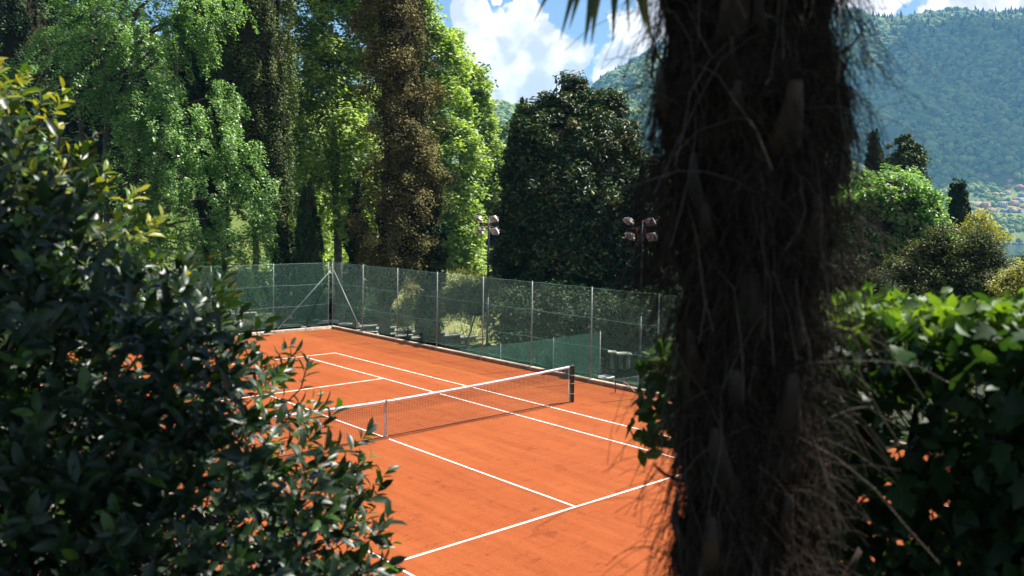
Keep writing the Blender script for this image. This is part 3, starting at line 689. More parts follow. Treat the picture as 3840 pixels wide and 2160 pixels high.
def scatter(f, r0, r1, d0, d1, step, keep):
    n = int((r1-r0)*(d1-d0)/step**2); r = rng.uniform(r0, r1, n); d = rng.uniform(d0, d1, n)
    k = keep(r, d); r, d = r[k], d[k]; return r, d, f(r, d)
def hit_mountain(x, y):
    q = PX(x, y, 1.0)-CAM
    for d in np.arange(1150, 2400, 4.0):
        p = CAM+q*d; rel = p[:2]-CAM[:2]; r_, d_ = rel@R2, rel@F2
        if mountain_z(np.array([r_]), np.array([d_]))[0] >= p[2]: return p, r_, d_
    return None
def crop(x, y): return (3360+x*0.3587)/1.4907, (560+y*0.3587)/1.4907
HOUSES = [  # crop x, y of the foot, width, height (crop px), wall, roof, words
    (935, 292, 82, 36, 'cream', 'r', 'lone cream house high above the village on the wooded slope'),
    (1188, 345, 62, 46, 'white', 'r', 'white house with red roof, topmost of the terraced gardens'),
    (1157, 398, 74, 38, 'cream', 'r', 'cream house with hipped red roof below the topmost white one'),
    (1302, 410, 84, 34, 'pink', 'r', 'long pink house at the right edge of the terraces'),
    (1165, 474, 62, 44, 'white', 'r', 'tall white house with red roof mid slope'),
    (1038, 484, 62, 34, 'pink', 'r', 'small pink house among trees mid slope'),
    (1318, 492, 60, 40, 'grey', 'g', 'grey house with grey roof at the right edge'),
    (1280, 545, 92, 44, 'grey', 'g', 'wide grey flat roofed building near the right edge'),
    (1115, 594, 92, 54, 'white', 'g', 'big white chalet with shallow grey roof'),
    (1236, 574, 92, 36, 'cream', 'r', 'wide cream house with red roof right of the white chalet'),
    (1210, 652, 82, 54, 'cream', 'r', 'cream lakeside villa with red roof above the round tree'),
    (1290, 662, 62, 46, 'grey', 'r', 'grey lakeside villa at the right edge above the shore trees'),
    (946, 606, 74, 54, 'pink', 'r', 'pink villa right of the big yellow building'),
    (806, 606, 156, 70, 'ochre', 'g', 'broad yellow lakeside building right behind the dark cypress'),
    (500, 592, 140, 62, 'grey', 'g', 'broad grey building left of the dark cypress'),
    (500, 650, 92, 52, 'white', 'g', 'white house below the broad grey building'),
    (872, 668, 74, 46, 'cream', 'r', 'cream house with red roof above the yellow shrub'),
    (1004, 660, 96, 40, 'cream', 'r', 'low cream house with long red roof above the shore trees'),
    (724, 478, 44, 38, 'white', 'r', 'small white house right of the cypress top'),
    (1332, 612, 46, 26, 'pink', 'r', 'small pink house cut off at the right edge'),
    (800, 712, 70, 34, 'cream', 'r', 'cream shoreline house half hidden by the yellow shrub'),
    (1130, 652, 56, 30, 'grey', 'g', 'low grey house left of the cream lakeside villa')]
HPOS = [hit_mountain(*crop(q[0], q[1])) for q in HOUSES]
HRD = np.array([(p[1], p[2]) for p in HPOS if p is not None]+[(p[1], p[2]) for p in (hit_mountain(2232, 361), hit_mountain(2246, 314)) if p is not None])
r, d, z = scatter(mountain_z, 40, 1800, 1180, 2560, 6.6, lambda r, d: (r/d > 0.045) & (r/d < 0.68))
ok = z > LAKE_Z+2
s_ = d-shore(r)
gapn = fbm(r/60, d/40, 41, 3)
ok &= ~((s_ < 330) & (r/d > 0.49) & (gapn > 0.05))      # orchards and gardens of the village stay open
for hr, hd in HRD: ok &= ~((np.abs(r-hr) < 11) & (d < hd+12) & (d > hd-42))
r, d, z = r[ok], d[ok], z[ok]; s_ = s_[ok]
w = rng.uniform(3.8, 7.4, len(r))*np.where((s_ < 330) & (r/d > 0.47), 0.6, np.where(s_ < 330, 0.85, 1.0))*(1+0.5*(rng.random(len(r)) > 0.93)); hgt = w*rng.uniform(0.8, 1.15, len(r))
forest('mountain_forest', 'dense green broadleaf forest covering the mountain', CF(r, d, z+hgt*0.45), np.stack([w, w, hgt], 1), broad)
n = 900; r = rng.uniform(120, 1750, n); d = 2300+rng.normal(40, 130, n); z = mountain_z(r, d)
forest('ridge_conifers', 'dark conifers along the mountain ridge', CF(r, d, z+9), np.stack([rng.uniform(4, 6, n), rng.uniform(4, 6, n), rng.uniform(7, 12, n)], 1), coni)
r, d, z = scatter(hill_z, -420, 420, 1120, 1700, 9.0, lambda r, d: (r/d > -0.16) & (r/d < 0.22)); ok = z > LAKE_Z+3; r, d, z = r[ok], d[ok], z[ok]
w = rng.uniform(5, 8.5, len(r)); forest('hill_forest', 'green wooded hill in the gap behind the plane trees', CF(r, d, z+w*0.4), np.stack([w, w, w*0.95], 1), broad)

# ------------------------------------------------------------------ haze
def build_haze():
    m, nt = new_mat('haze'); o = nt.nodes.new('ShaderNodeOutputMaterial'); v = nt.nodes.new('ShaderNodeVolumePrincipled')
    v.inputs['Color'].default_value = (0.22, 0.56, 1.0, 1); v.inputs['Density'].default_value = HAZE_D; v.inputs['Anisotropy'].default_value = 0.15
    nt.links.new(v.outputs[0], o.inputs['Volume'])
    V, F = box((0, 0, 360), (7200, 7200, 800)); single('haze', V, F, m, 'pale blue haze over the lake and mountain', 'haze', kind='stuff')
HAZE_D = 1.35e-4
build_haze()

# a cumulus above the mountain: its shadow lies on the upper slope
def cloud():
    import bmesh
    W = simple('cloud_white', (0.8, 0.8, 0.82), rough=1.0, spec=0.0); its = []
    for (r_, d_, z_, a, b_, h) in ((1330, 2180, 1250, 330, 170, 100), (1680, 2250, 1270, 330, 200, 120), (1060, 2100, 1240, 180, 130, 80), (1480, 2020, 1235, 240, 110, 80), (2050, 2330, 1260, 330, 200, 110)):
        bm = bmesh.new(); bmesh.ops.create_icosphere(bm, subdivisions=4, radius=1.0); V = np.array([v.co[:] for v in bm.verts]); F = np.array([[v.index for v in f.verts] for f in bm.faces]); bm.free()
        n_ = 1+0.5*fbm(V[:, 0]*3+V[:, 2]*2+r_, V[:, 1]*3-V[:, 2]+d_, 61, 4); V = V*n_[:, None]; V[:, 2] = np.where(V[:, 2] < 0, V[:, 2]*0.35, V[:, 2])
        its.append((CF(r_+V[:, 0]*a, d_+V[:, 1]*b_, z_+V[:, 2]*h), F))
    single('cloud', *join(its), W, kind='structure', smooth=True)
cloud()

# ------------------------------------------------------------------ village across the lake
WALLS = {'white': (0.62, 0.60, 0.56), 'cream': (0.58, 0.50, 0.36), 'pink': (0.55, 0.34, 0.28), 'grey': (0.36, 0.36, 0.37), 'ochre': (0.52, 0.38, 0.17)}
WM = {k: simple('plaster_'+k, tuple(np.array(c)*0.85), c, scale=0.3, rough=0.9) for k, c in WALLS.items()}
ROOFR = simple('terracotta_roof', (0.28, 0.12, 0.07), (0.42, 0.20, 0.12), scale=0.8, rough=0.9)
ROOFG = simple('grey_roof', (0.22, 0.22, 0.23), (0.34, 0.34, 0.35), scale=0.8, rough=0.8)
PANE = simple('dark_window', (0.03, 0.035, 0.04), rough=0.2, spec=0.6)
def house(p, r_, d_, wpx, hpx, wall, roof, label):
    w = wpx*0.3587/FPX*d_; h = hpx*0.3587/FPX*d_*0.72; dp = min(w*0.75, 11.0); ang = rng.normal(0, 0.28)
    zb = float(mountain_z(np.array([r_]), np.array([d_-dp*0.3]))[0])-2.5
    ex = np.array([R2[0]*math.cos(ang)+F2[0]*math.sin(ang), R2[1]*math.cos(ang)+F2[1]*math.sin(ang), 0]); ey = np.array([-ex[1], ex[0], 0]); ez = np.array([0, 0, 1.0])
    c = np.array([p[0], p[1], 0]); zt = p[2]+h
    T = Thing('house', (p[0], p[1], zb), label, 'house', 'houses of the village across the lake')
    A = np.array([ex, ey, ez])
    T.part('wall', *box(c+ez*(zb+zt)/2, (w, dp, zt-zb), A), WM[wall])
    e = 0.7; rh = (0.22 if roof == 'r' else 0.08)*dp+0.3; k = max(w/2-dp*0.45, 0.3) if roof == 'r' else w/2
    L_ = [(-w/2-e, -dp/2-e, 0), (w/2+e, -dp/2-e, 0), (w/2+e, dp/2+e, 0), (-w/2-e, dp/2+e, 0), (-k, 0, rh), (k, 0, rh)]
    L_ += [(a, b, -0.25) for a, b, _ in L_[:4]]
    V = np.array([c+ex*a+ey*b+ez*(zt+0.26+q) for a, b, q in L_])
    T.part('roof', V, [np.array([[0, 1, 5, 4], [2, 3, 4, 5], [6, 7, 1, 0], [7, 8, 2, 1], [8, 9, 3, 2], [9, 6, 0, 3], [9, 8, 7, 6]]), np.array([[1, 2, 5], [3, 0, 4]])], ROOFR if roof == 'r' else ROOFG)
    # chimneys and windows towards the lake
    T.part('chimney', *box(c+ex*w*0.2+ez*(zt+rh*0.8), (0.8, 0.8, 1.6), A), WM[wall])
    nx = max(2, int(w/3.4)); nz = max(1, int(h/3.0)); me = None
    for i in range(nx):
        for j in range(nz):
            q = c+ex*((i+0.5)/nx-0.5)*w*0.92-ey*(dp/2+0.02)+ez*(zt-1.6-j*2.9)
            T.part('window', *box(q, (1.15, 0.12, 1.5), A), PANE)
for (x, y, w_, h_, wl, rf, lb), p in zip(HOUSES, HPOS):
    if p is not None: house(*p, w_, h_, wl, rf, lb)
p = hit_mountain(2232, 361)
if p is not None: house(*p, 60, 24, 'white', 'r', 'white farmhouse on the slope above the conifer')
p = hit_mountain(2246, 314)
if p is not None: house(*p, 40, 20, 'grey', 'g', 'tiny grey hut highest on the wooded mountain slope')
# shore wall, a few moored boats
SW = simple('shore_wall', (0.20, 0.20, 0.17), (0.34, 0.33, 0.28), scale=0.2, rough=0.95)
rr = np.linspace(560, 860, 40); P = CF(rr, shore(rr)-2, 0)
its = []
for a, b in zip(P[:-1], P[1:]):
    V, F = box((0, 0, 0), (1, 1, 1)); d_ = b-a; l_ = np.linalg.norm(d_); d_ /= l_; its.append(box((a+b)/2+np.array([0, 0, LAKE_Z+0.9]), (l_+0.3, 2.5, 2.6), np.array([d_, [-d_[1], d_[0], 0], [0, 0, 1]])))
single('shore_wall', *join(its), SW, 'low grey stone wall along the far lake shore', 'wall')
BW = simple('white_hull', (0.72, 0.72, 0.70), rough=0.4)
for k, (bx, lb) in enumerate(((1262, 'leftmost white boat moored off the far shore'), (1296, 'middle white boat moored off the far shore'), (1328, 'white boat at the picture edge moored off the far shore'))):
    q = PX(*crop(bx, 941), 1.0)-CAM; t = (LAKE_Z-CAM[2])/q[2]; p = CAM+q*t
    T = Thing('boat', (p[0], p[1], LAKE_Z), lb, 'boat', 'boats moored off the far shore')
    s = np.linspace(-1, 1, 9); hw = 1.1*np.sqrt(np.clip(1-((s+0.25)/1.25)**2, 0, 1))*np.where(s > 0, 1-s**3, 1)+0.02
    e1 = np.array([R2[0], R2[1], 0]); e2 = np.array([F2[0], F2[1], 0]); Vb = []
    for a, b in zip(s, hw):
        for sd, zz, kk in ((-1, 0.9, 1), (-1, -0.2, 0.6), (1, -0.2, 0.6), (1, 0.9, 1)): Vb.append(np.array([p[0], p[1], LAKE_Z])+e1*a*3.4+e2*sd*b*kk+np.array([0, 0, zz+0.25*max(a, 0)]))
    i, j = np.meshgrid(np.arange(8), np.arange(4), indexing='ij'); jj = (j+1) % 4
    T.part('hull', np.array(Vb), np.stack([i*4+j, i*4+jj, (i+1)*4+jj, (i+1)*4+j], -1).reshape(-1, 4), BW)
    T.part('cabin', *box(np.array([p[0], p[1], LAKE_Z+1.35])-e1*0.3, (2.2, 1.2, 0.8), np.array([e1, e2, [0, 0, 1]]), 0.8), PANE)

# ------------------------------------------------------------------ trees
PXM = 3840/2576/FPX           # metres per picture pixel and metre of depth
BARK = simple('grey_brown_bark', (0.045, 0.034, 0.024), (0.12, 0.095, 0.07), scale=7, rough=0.95, bump=0.8, bscale=22)
BARKP = simple('pale_plane_bark', (0.05, 0.045, 0.03), (0.13, 0.12, 0.085), scale=4, rough=0.9, bump=0.4)
BARKR = simple('red_brown_bark', (0.07, 0.035, 0.02), (0.17, 0.085, 0.05), scale=9, rough=0.95, bump=0.7, bscale=30)
M_GINKGO = leaf_mat('ginkgo_leaf', (0.08, 0.18, 0.04), (0.17, 0.31, 0.085), (0.30, 0.46, 0.19), trans=0.45, rough=0.42, spec=0.45)
M_PLANE = leaf_mat('plane_leaf', (0.13, 0.20, 0.045), (0.23, 0.32, 0.085), (0.40, 0.47, 0.20), trans=0.52, rough=0.45, spec=0.4)
M_CYP = leaf_mat('cypress_leaf', (0.048, 0.080, 0.022), (0.105, 0.150, 0.040), (0.20, 0.22, 0.07), trans=0.08, rough=0.7, spec=0.2)
M_CYPG = leaf_mat('green_cypress_leaf', (0.018, 0.044, 0.016), (0.042, 0.095, 0.030), (0.09, 0.165, 0.052), trans=0.10, rough=0.65, spec=0.2)
M_CYPB = leaf_mat('browning_cypress_leaf', (0.048, 0.050, 0.015), (0.135, 0.118, 0.036), (0.28, 0.225, 0.08), trans=0.08, rough=0.75, spec=0.15)
M_MAG = leaf_mat('magnolia_leaf', (0.024, 0.054, 0.015), (0.050, 0.092, 0.025), (0.17, 0.13, 0.038), trans=0.15, rough=0.48, spec=0.28, pos=(0.1, 0.70, 1.0))
M_MAPLE = leaf_mat('maple_leaf', (0.07, 0.16, 0.04), (0.14, 0.26, 0.075), (0.24, 0.37, 0.13), trans=0.45, rough=0.42, spec=0.45)
M_DARK = leaf_mat('dark_shrub_leaf', (0.012, 0.028, 0.010), (0.024, 0.050, 0.016), (0.045, 0.075, 0.022), trans=0.15, rough=0.6, spec=0.15)  # dark green leaf, darkened further in place of shade under the magnolia
M_OLIVE = leaf_mat('olive_shrub_leaf', (0.022, 0.034, 0.010), (0.060, 0.080, 0.022), (0.16, 0.16, 0.045), trans=0.25, rough=0.6, spec=0.18)
M_GREY = leaf_mat('grey_green_leaf', (0.05, 0.075, 0.035), (0.095, 0.125, 0.065), (0.16, 0.19, 0.10), trans=0.25, rough=0.5)
M_YEL = leaf_mat('yellow_leaf', (0.15, 0.16, 0.025), (0.32, 0.30, 0.06), (0.48, 0.44, 0.13), trans=0.35, rough=0.45)
M_BOX = leaf_mat('boxwood_leaf', (0.04, 0.07, 0.02), (0.085, 0.13, 0.035), (0.15, 0.20, 0.06), trans=0.2, rough=0.5)
M_BROAD = leaf_mat('broadleaf', (0.022, 0.055, 0.014), (0.045, 0.095, 0.024), (0.085, 0.15, 0.04), trans=0.28, rough=0.45)
def core_geo(P, rad, sides=14, jit=0.10):
    V, F = tube(P, rad, sides); c = np.repeat(np.asarray(P, float), sides, 0); k = 1+rng.normal(0, jit, len(V))
    return c+(V-c)*k[:, None], F
M_CORE = simple('painted_inner_shade', (0.022, 0.020, 0.012), (0.045, 0.038, 0.024), scale=2.5, rough=1.0, spec=0.0)  # dark paint on solid cores, standing in for shade inside the foliage

def cypress(label, rows, depth, mat, n, leaf=0.30, lump=0.22, clump=(0.26, 0.26, 0.62), group='cypress trees of the garden', core=0.74, per=55, bark=BARKR, trunkshow=None, droop=0.0, name='cypress_tree', cat='cypress', aspect=0.36, up=1.5, rj=0.10):
    """rows: (picture y, half width px, centre x) from top to foot"""
    rows = sorted(rows); ys = np.array([q[0] for q in rows], float); hw = np.array([q[1] for q in rows], float)*PXM*depth; xc = np.array([q[2] for q in rows], float)
    yy = np.linspace(ys[0], ys[-1], 26); P = np.array([PX(np.interp(y, ys, xc), y, depth) for y in yy]); P[:, :2] = P[:, :2]
    rad = np.interp(yy, ys, hw)
    foot = P[-1].copy(); foot[2] = float(ground_z(foot[0], foot[1]))
    T = Thing(name, foot, label, cat, group)
    T.part('trunk', *trunk_geo([foot-np.array([0, 0, 0.3]), P[-1], P[13], P[2]], [max(rad.max()*0.17, 0.12), max(rad.max()*0.16, 0.11), rad.max()*0.10, 0.03], 10), bark)
    w = rad+0.05; cdf = np.cumsum(w)/w.sum()
    m = max(20, int(n/per)); t = np.interp(rng.random(m), np.concatenate([[0], cdf]), np.linspace(0, 1, 27)); k = t*25
    cp = np.stack([np.interp(k, np.arange(26), P[:, i]) for i in range(3)], 1); rr = np.interp(k, np.arange(26), rad)
    th = rng.uniform(0, 2*math.pi, m); front = math.atan2(-F2[1], -F2[0])
    th = np.where(rng.random(m) < 0.45, front+rng.normal(0, 0.95, m), th)
    ph = rng.uniform(0, 6.28, 8)
    lum = 1+lump*(np.sin(th*3+cp[:, 2]*1.9+ph[0])*0.5+np.sin(th*5-cp[:, 2]*3.1+ph[1])*0.5)
    rho = rr*np.clip(rng.normal(0.90+0.05*(rj < 0.1), rj, m), 0.5, 1.10)*lum
    C = cp+np.stack([np.cos(th)*rho, np.sin(th)*rho, np.zeros(m)], 1)
    sc = (0.7+0.6*rng.random(m))*np.clip(rr/1.0, 0.45, 1.15); cr = np.stack([sc*clump[0], sc*clump[1], sc*clump[2]], 1)
    out = np.stack([np.cos(th), np.sin(th), np.zeros(m)], 1)
    idx = np.repeat(np.arange(m), per); q = len(idx); d = rand_unit(q); C2 = C[idx]+d*cr[idx]*(rng.random(q)**0.5)[:, None]
    Nn = nrm(out[idx]*0.25+d*0.45+np.array([0.25, -0.1, 0.8])+0.5*rand_unit(q)); Ld = rand_unit(q)*0.6+np.array([0, 0, up*0.6-droop])+out[idx]*0.9; Ld = Ld-Nn*np.sum(Ld*Nn, 1, keepdims=True)
    s = leaf*rng.uniform(0.6, 1.3, q)
    V, F, cnt = leaf_geo(C2, Nn, Ld, s, s*aspect, T_QUAD)
    lv = np.clip(rng.normal(0.45, 0.17, m)[idx]+rng.normal(0, 0.15, q), 0, 1)
    T.part('crown', V, F, mat, lv=leaf_lv(lv, cnt))
    if core: T.part('shade_core', *core_geo(P[1:], np.maximum(rad[1:]*core, 0.03), 12, 0.09), M_CORE)
    return T

def lobe_tree(name, label, cat, lobes, depth, mat, leaf, aspect, per_m2, foot_x, trunk_r, clump_r=0.9, bark=BARK, tmpl=T_QUAD, group=None, up=1.0, droop=0.3, zs=0.8, limbs=True, foot_y=None, dd=1.0, core=True, shell=0.45, outw=0.4, rnd=0.65, lvj=0.2, trunk_pts=None, corescale=0.55):
    """lobes: (x, y, rx, ry[, depth offset]) in picture pixels; each is a rounded bough filled with leaf clumps"""
    f = PX(foot_x, foot_y or 700, depth); zg = float(ground_z(f[0], f[1])); foot = np.array([f[0], f[1], zg])
    T = Thing(name, foot, label, cat, group)
    Cs, Rs, Ns = [], [], []
    limb = []
    for lb in lobes:
        x, y, rx, ry = lb[:4]; off = lb[4] if len(lb) > 4 else 0.0
        dep = depth+off; c = PX(x, y, dep); ax, az = rx*PXM*dep, ry*PXM*dep; ad = ax*dd
        area = 4*math.pi*((ax*az)**1.6/3+(ax*ad)**1.6/3+(az*ad)**1.6/3)**(1/1.6)
        m = max(6, int(area/(clump_r**2*1.6)))
        d = rand_unit(m); d[:, 1] *= 1; fr = np.array([-F2[0], -F2[1], 0.25]); k = (d@fr < -0.35) & (rng.random(m) < 0.65); d[k] = d[k]-2*(d[k]@fr)[:, None]*fr/ (fr@fr)
        d = nrm(d); rho = np.clip(rng.normal(0.88, 0.13, m), 0.35, 1.12)
        loc = d*rho[:, None]*np.array([1, 1, 1.0]); e1 = np.array([R2[0], R2[1], 0]); e2 = np.array([F2[0], F2[1], 0])
        C = c+(loc@np.stack([e1, e2, [0, 0, 1]], 1))[:, 0:1]*e1*ax+(loc@np.stack([e1, e2, [0, 0, 1]], 1))[:, 1:2]*e2*ad+loc[:, 2:3]*np.array([0, 0, az])
        Cs.append(C); sc = clump_r*(0.6+0.7*rng.random(m)); Rs.append(np.stack([sc, sc, sc*zs], 1)); Ns.append((per_m2*sc**2).astype(int)+4)
        limb.append((c, ax, ad, az))
    C = np.concatenate(Cs); Rr = np.concatenate(Rs); Np = np.concatenate(Ns)
    V, F, lv = clump_leaves(C, Rr, Np, leaf, aspect, tmpl, up=up, droop=droop, shell=shell, outw=outw, rnd=rnd, lvj=lvj)
    T.part('crown', V, F, mat, lv=lv)
    topc = max(limb, key=lambda q: q[0][2])[0]
    tp = trunk_pts or [foot-np.array([0, 0, 0.3]), foot*0.6+topc*0.4+np.array([0, 0, 0]), topc]
    T.part('trunk', *trunk_geo(tp, np.linspace(trunk_r, trunk_r*0.3, len(tp)), 10, wob=trunk_r*0.35), bark)
    if limbs:
        its = []
        tt = np.asarray(tp, float)
        for c, ax, ad, az in limb:
            for k in range(1):
                tz = np.clip(rng.uniform(0.25, 0.9), 0, 1); s = np.array([np.interp(tz, np.linspace(0, 1, len(tt)), tt[:, i]) for i in range(3)])
                if s[2] > c[2]: s = tt[0]*0.6+tt[-1]*0.4
                e_ = c+rand_unit(1)[0]*np.array([ax, ax, az])*0.7; mid = (s+e_)/2+np.array([0, 0, 0.15*np.linalg.norm(e_-s)])
                its.append(tube([s, (s+mid)/2+np.array([0, 0, .1]), mid, e_], [trunk_r*0.32, trunk_r*0.25, trunk_r*0.18, 0.02], 5, cap=False))
        T.part('limbs', *join(its), bark)
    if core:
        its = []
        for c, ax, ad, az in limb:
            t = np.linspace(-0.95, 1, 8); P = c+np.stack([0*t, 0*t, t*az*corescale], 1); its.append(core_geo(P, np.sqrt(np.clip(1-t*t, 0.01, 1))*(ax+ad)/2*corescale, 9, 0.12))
        T.part('shade_core', *join(its), M_CORE)
    return T

# --- the big drooping ginkgo at the left
def ginkgo():
    depth = 47.5
    f = PX(300, 700, depth); foot = np.array([f[0], f[1], float(ground_z(f[0], f[1]))])
    T = Thing('ginkgo_tree', foot, 'big bright green tree with drooping tiers of small leaves above the left bush', 'tree')
    lobes = [(220, -100, 130, 60, 2), (380, -90, 120, 60, 2), (500, -60, 80, 50, 1), (230, -10, 120, 80, 1), (360, 20, 120, 90, 0), (480, 30, 90, 90, 0), (560, 15, 55, 45, -1), (165, 110, 80, 50, 0.5), (260, 110, 110, 70, -0.5), (390, 120, 110, 80, -1),
             (500, 110, 55, 75, -0.5), (120, 180, 80, 40, -1), (225, 200, 75, 70, -1.5), (310, 250, 60, 90, -1), (400, 230, 90, 70, -2), (440, 300, 100, 80, -2.5), (560, 235, 38, 50, 0), (540, 300, 60, 60, -1),
             (520, 370, 110, 80, -2.5), (600, 400, 75, 70, -2), (640, 470, 65, 60, -2), (420, 380, 90, 80, -2), (350, 340, 70, 80, -2), (500, 470, 110, 80, -3), (600, 540, 95, 70, -3), (560, 620, 90, 80, -3.5), (645, 610, 60, 70, -2.5), (630, 680, 55, 55, -3),
             (430, 520, 90, 90, -2), (480, 620, 80, 80, -3), (300, 430, 90, 90, 0), (360, 560, 90, 90, -1), (585, 705, 50, 50, -3)]
    axis = PX(310, 300, depth+1)[:2]
    pos, nor, ldir, lvs = [], [], [], []
    twig = []
    for (x, y, rx, ry, off) in lobes:
        dep = depth+off; c = PX(x, y, dep); ax, az = rx*PXM*dep, ry*PXM*dep
        ns = int(9+ax*az*6.0)
        for k in range(ns):
            d = rand_unit(1)[0]
            if d@np.array([-F2[0], -F2[1], 0.2]) < -0.2 and rng.random() < 0.7: d[:2] = -d[:2]
            s = c+d*np.array([ax, ax*0.8, az])*rng.uniform(0.45, 1.0)
            o = s[:2]-axis; o = o/(np.linalg.norm(o)+1e-6); o = nrm(np.array([o[0], o[1], 0])*0.8+np.array([-F2[0], -F2[1], 0])*0.35+rand_unit(1)[0]*0.45); o[2] = 0
            ln = rng.uniform(0.9, 2.2); t = np.linspace(0, 1, 8)[:, None]
            path = s+o*ln*0.62*t+np.array([0, 0, 1.0])*(0.28*t-ln*0.85*t**2)
            twig.append(path[::2]); n = int(62*ln); ti = rng.random(n)**0.85; k0 = ti*7
            pp = np.stack([np.interp(k0, np.arange(8), path[:, i]) for i in range(3)], 1)
            rr = 0.26*(1-0.45*ti); dd = rand_unit(n); pp = pp+dd*rr[:, None]*np.array([1, 1, 0.8])
            nn = nrm(o*0.25+np.array([0, 0, 1.0])+np.array([0.35, -0.15, 0])+0.6*rand_unit(n)+dd*0.2)
            l_ = rand_unit(n)+np.array([0, 0, -0.9])+o*0.6
            pos.append(pp); nor.append(nn); ldir.append(l_); lvs.append(np.clip(rng.normal(0.48, 0.12)+rng.normal(0, 0.2, n)-0.1*(1-ti), 0, 1))
    C = np.concatenate(pos); Nn = np.concatenate(nor); Ld = np.concatenate(ldir); Ld = Ld-Nn*np.sum(Ld*Nn, 1, keepdims=True); lv = np.concatenate(lvs)
    s = 0.115*rng.uniform(0.65, 1.3, len(C)); V, F, cnt = leaf_geo(C, Nn, Ld, s, s*0.95, T_FAN)
    T.part('crown', V, F, M_GINKGO, lv=leaf_lv(lv, cnt)); print('ginkgo leaves', len(C))
    A = np.concatenate([p[:-1] for p in twig]); B = np.concatenate([p[1:] for p in twig]); T.part('twigs', *wires(A, B, 0.02), BARK)
    for (x0, x1, y1, r0) in ((300, 250, 60, 0.22), (310, 355, 200, 0.18), (290, 170, 60, 0.16), (320, 450, 80, 0.18), (330, 520, 330, 0.14)):
        T.part('trunk', *trunk_geo([PX(x0, 800, depth+0.5), PX((x0+2*x1)/3, 420, depth+0.3), PX(x1, y1, depth)], [r0*1.3, r0, r0*0.35], 9, wob=0.1), BARK)
    its = []
    for (x, y, rx, ry, off) in lobes:
        e_ = PX(x, y, depth+off); s = PX(300, min(y+140, 640), depth+0.8); mid = (s+e_)/2+np.array([0, 0, 0.7]); its.append(tube([s, (s+mid)/2+np.array([0, 0, .2]), mid, e_], [0.10, 0.085, 0.065, 0.02], 6, cap=False))
    T.part('limbs', *join(its), BARK)
ginkgo()

# --- cypresses
cypress('tall dark cypress in the far left corner behind the drooping tree', [(-260, 60, 30), (-60, 105, 30), (120, 120, 20), (330, 100, 20), (700, 60, 20)], 58, M_CYPG, 34000, leaf=0.26)
cypress('dark cypress half hidden behind the drooping tree, left of the olive one', [(-260, 30, 505), (0, 62, 500), (150, 75, 510), (330, 70, 520), (600, 45, 540), (760, 30, 545)], 59, M_CYPG, 24000, leaf=0.26)
cypress('huge olive brown cypress narrowing to its foot, left of the plane trees', [(-420, 45, 640), (-150, 88, 640), (0, 98, 632), (120, 98, 640), (250, 88, 650), (350, 74, 662), (440, 56, 676), (520, 42, 690), (600, 34, 700), (700, 26, 706), (770, 22, 706)], 52, M_CYP, 82000, leaf=0.175, clump=(0.26, 0.26, 0.8), lump=0.25, per=75, aspect=0.42)
cypress('slim ivy green cypress stem at the back fence left of the brace', [(560, 8, 712), (620, 17, 714), (700, 19, 712), (790, 18, 708), (815, 14, 706)], 44.5, M_CYPG, 7000, leaf=0.22, clump=(0.16, 0.16, 0.4))
cypress('small dark pointed cypress left of the corner post', [(455, 3, 776), (490, 13, 776), (560, 26, 776), (640, 33, 776), (740, 34, 776), (800, 30, 776)], 44, M_CYPG, 18000, leaf=0.17, clump=(0.16, 0.16, 0.45), lump=0.1, rj=0.07)
cypress('small dark cypress tucked left of the browning cypress', [(440, 4, 905), (480, 13, 902), (540, 21, 900), (640, 26, 896), (720, 26, 892), (800, 22, 892)], 47, M_CYPG, 9000, leaf=0.24, clump=(0.2, 0.2, 0.45))
cypress('old browning cypress with ragged clumps behind the corner fence', [(-430, 30, 1010), (-220, 62, 1000), (-60, 68, 990), (20, 66, 985), (100, 78, 1000), (180, 84, 1005), (260, 88, 1010), (340, 82, 1012), (400, 80, 1012), (470, 88, 1008), (560, 92, 1004), (620, 84, 996), (680, 70, 990), (740, 36, 975), (790, 14, 968)], 45, M_CYPB, 98000, leaf=0.135, lump=0.42, clump=(0.50, 0.50, 0.50), core=0.55, aspect=0.55, up=0.6, per=200)
cypress('dark green cypress standing just right of the browning one', [(340, 5, 1078), (400, 20, 1080), (500, 28, 1082), (600, 32, 1084), (700, 31, 1086), (800, 28, 1088), (880, 22, 1088)], 46.5, M_CYPG, 15000, leaf=0.24, clump=(0.2, 0.2, 0.5))
cypress('dark cypress whose tip rises behind the browning one', [(-200, 14, 1042), (-60, 24, 1042), (60, 28, 1042), (300, 30, 1046), (700, 26, 1050)], 52, M_CYPG, 8000, leaf=0.28)
cypress('slim dark cypress against the sky at the left flank of the magnolia', [(248, 4, 1318), (270, 14, 1314), (320, 23, 1310), (420, 30, 1302), (560, 34, 1300), (720, 30, 1300)], 50, M_CYPG, 20000, leaf=0.17, clump=(0.16, 0.16, 0.45), lump=0.04, core=0.9, rj=0.05, per=40)
cypress('narrow cypress partly hidden by the right edge of the palm trunk', [(230, 3, 2098), (262, 12, 2100), (320, 24, 2108), (420, 30, 2108), (560, 32, 2105), (700, 30, 2105)], 62, M_CYPG, 20000, leaf=0.17, lump=0.03, clump=(0.15, 0.15, 0.4), core=0.92, rj=0.05, per=40)
cypress('slim cypress against the mountain left of the broad conifer', [(318, 3, 2196), (340, 11, 2197), (380, 17, 2200), (430, 23, 2203), (520, 27, 2205), (700, 24, 2205)], 70, M_CYPG, 18000, leaf=0.18, lump=0.03, clump=(0.15, 0.15, 0.4), core=0.92, rj=0.05, per=40)
cypress('dark blunt cypress between the round maple and the yellow shrub', [(452, 10, 2410), (462, 16, 2410), (500, 21, 2410), (540, 27, 2410), (580, 30, 2410), (640, 30, 2408), (720, 26, 2408)], 58, M_CYPG, 24000, leaf=0.15, lump=0.03, clump=(0.15, 0.15, 0.3), core=0.93, rj=0.04, per=40)
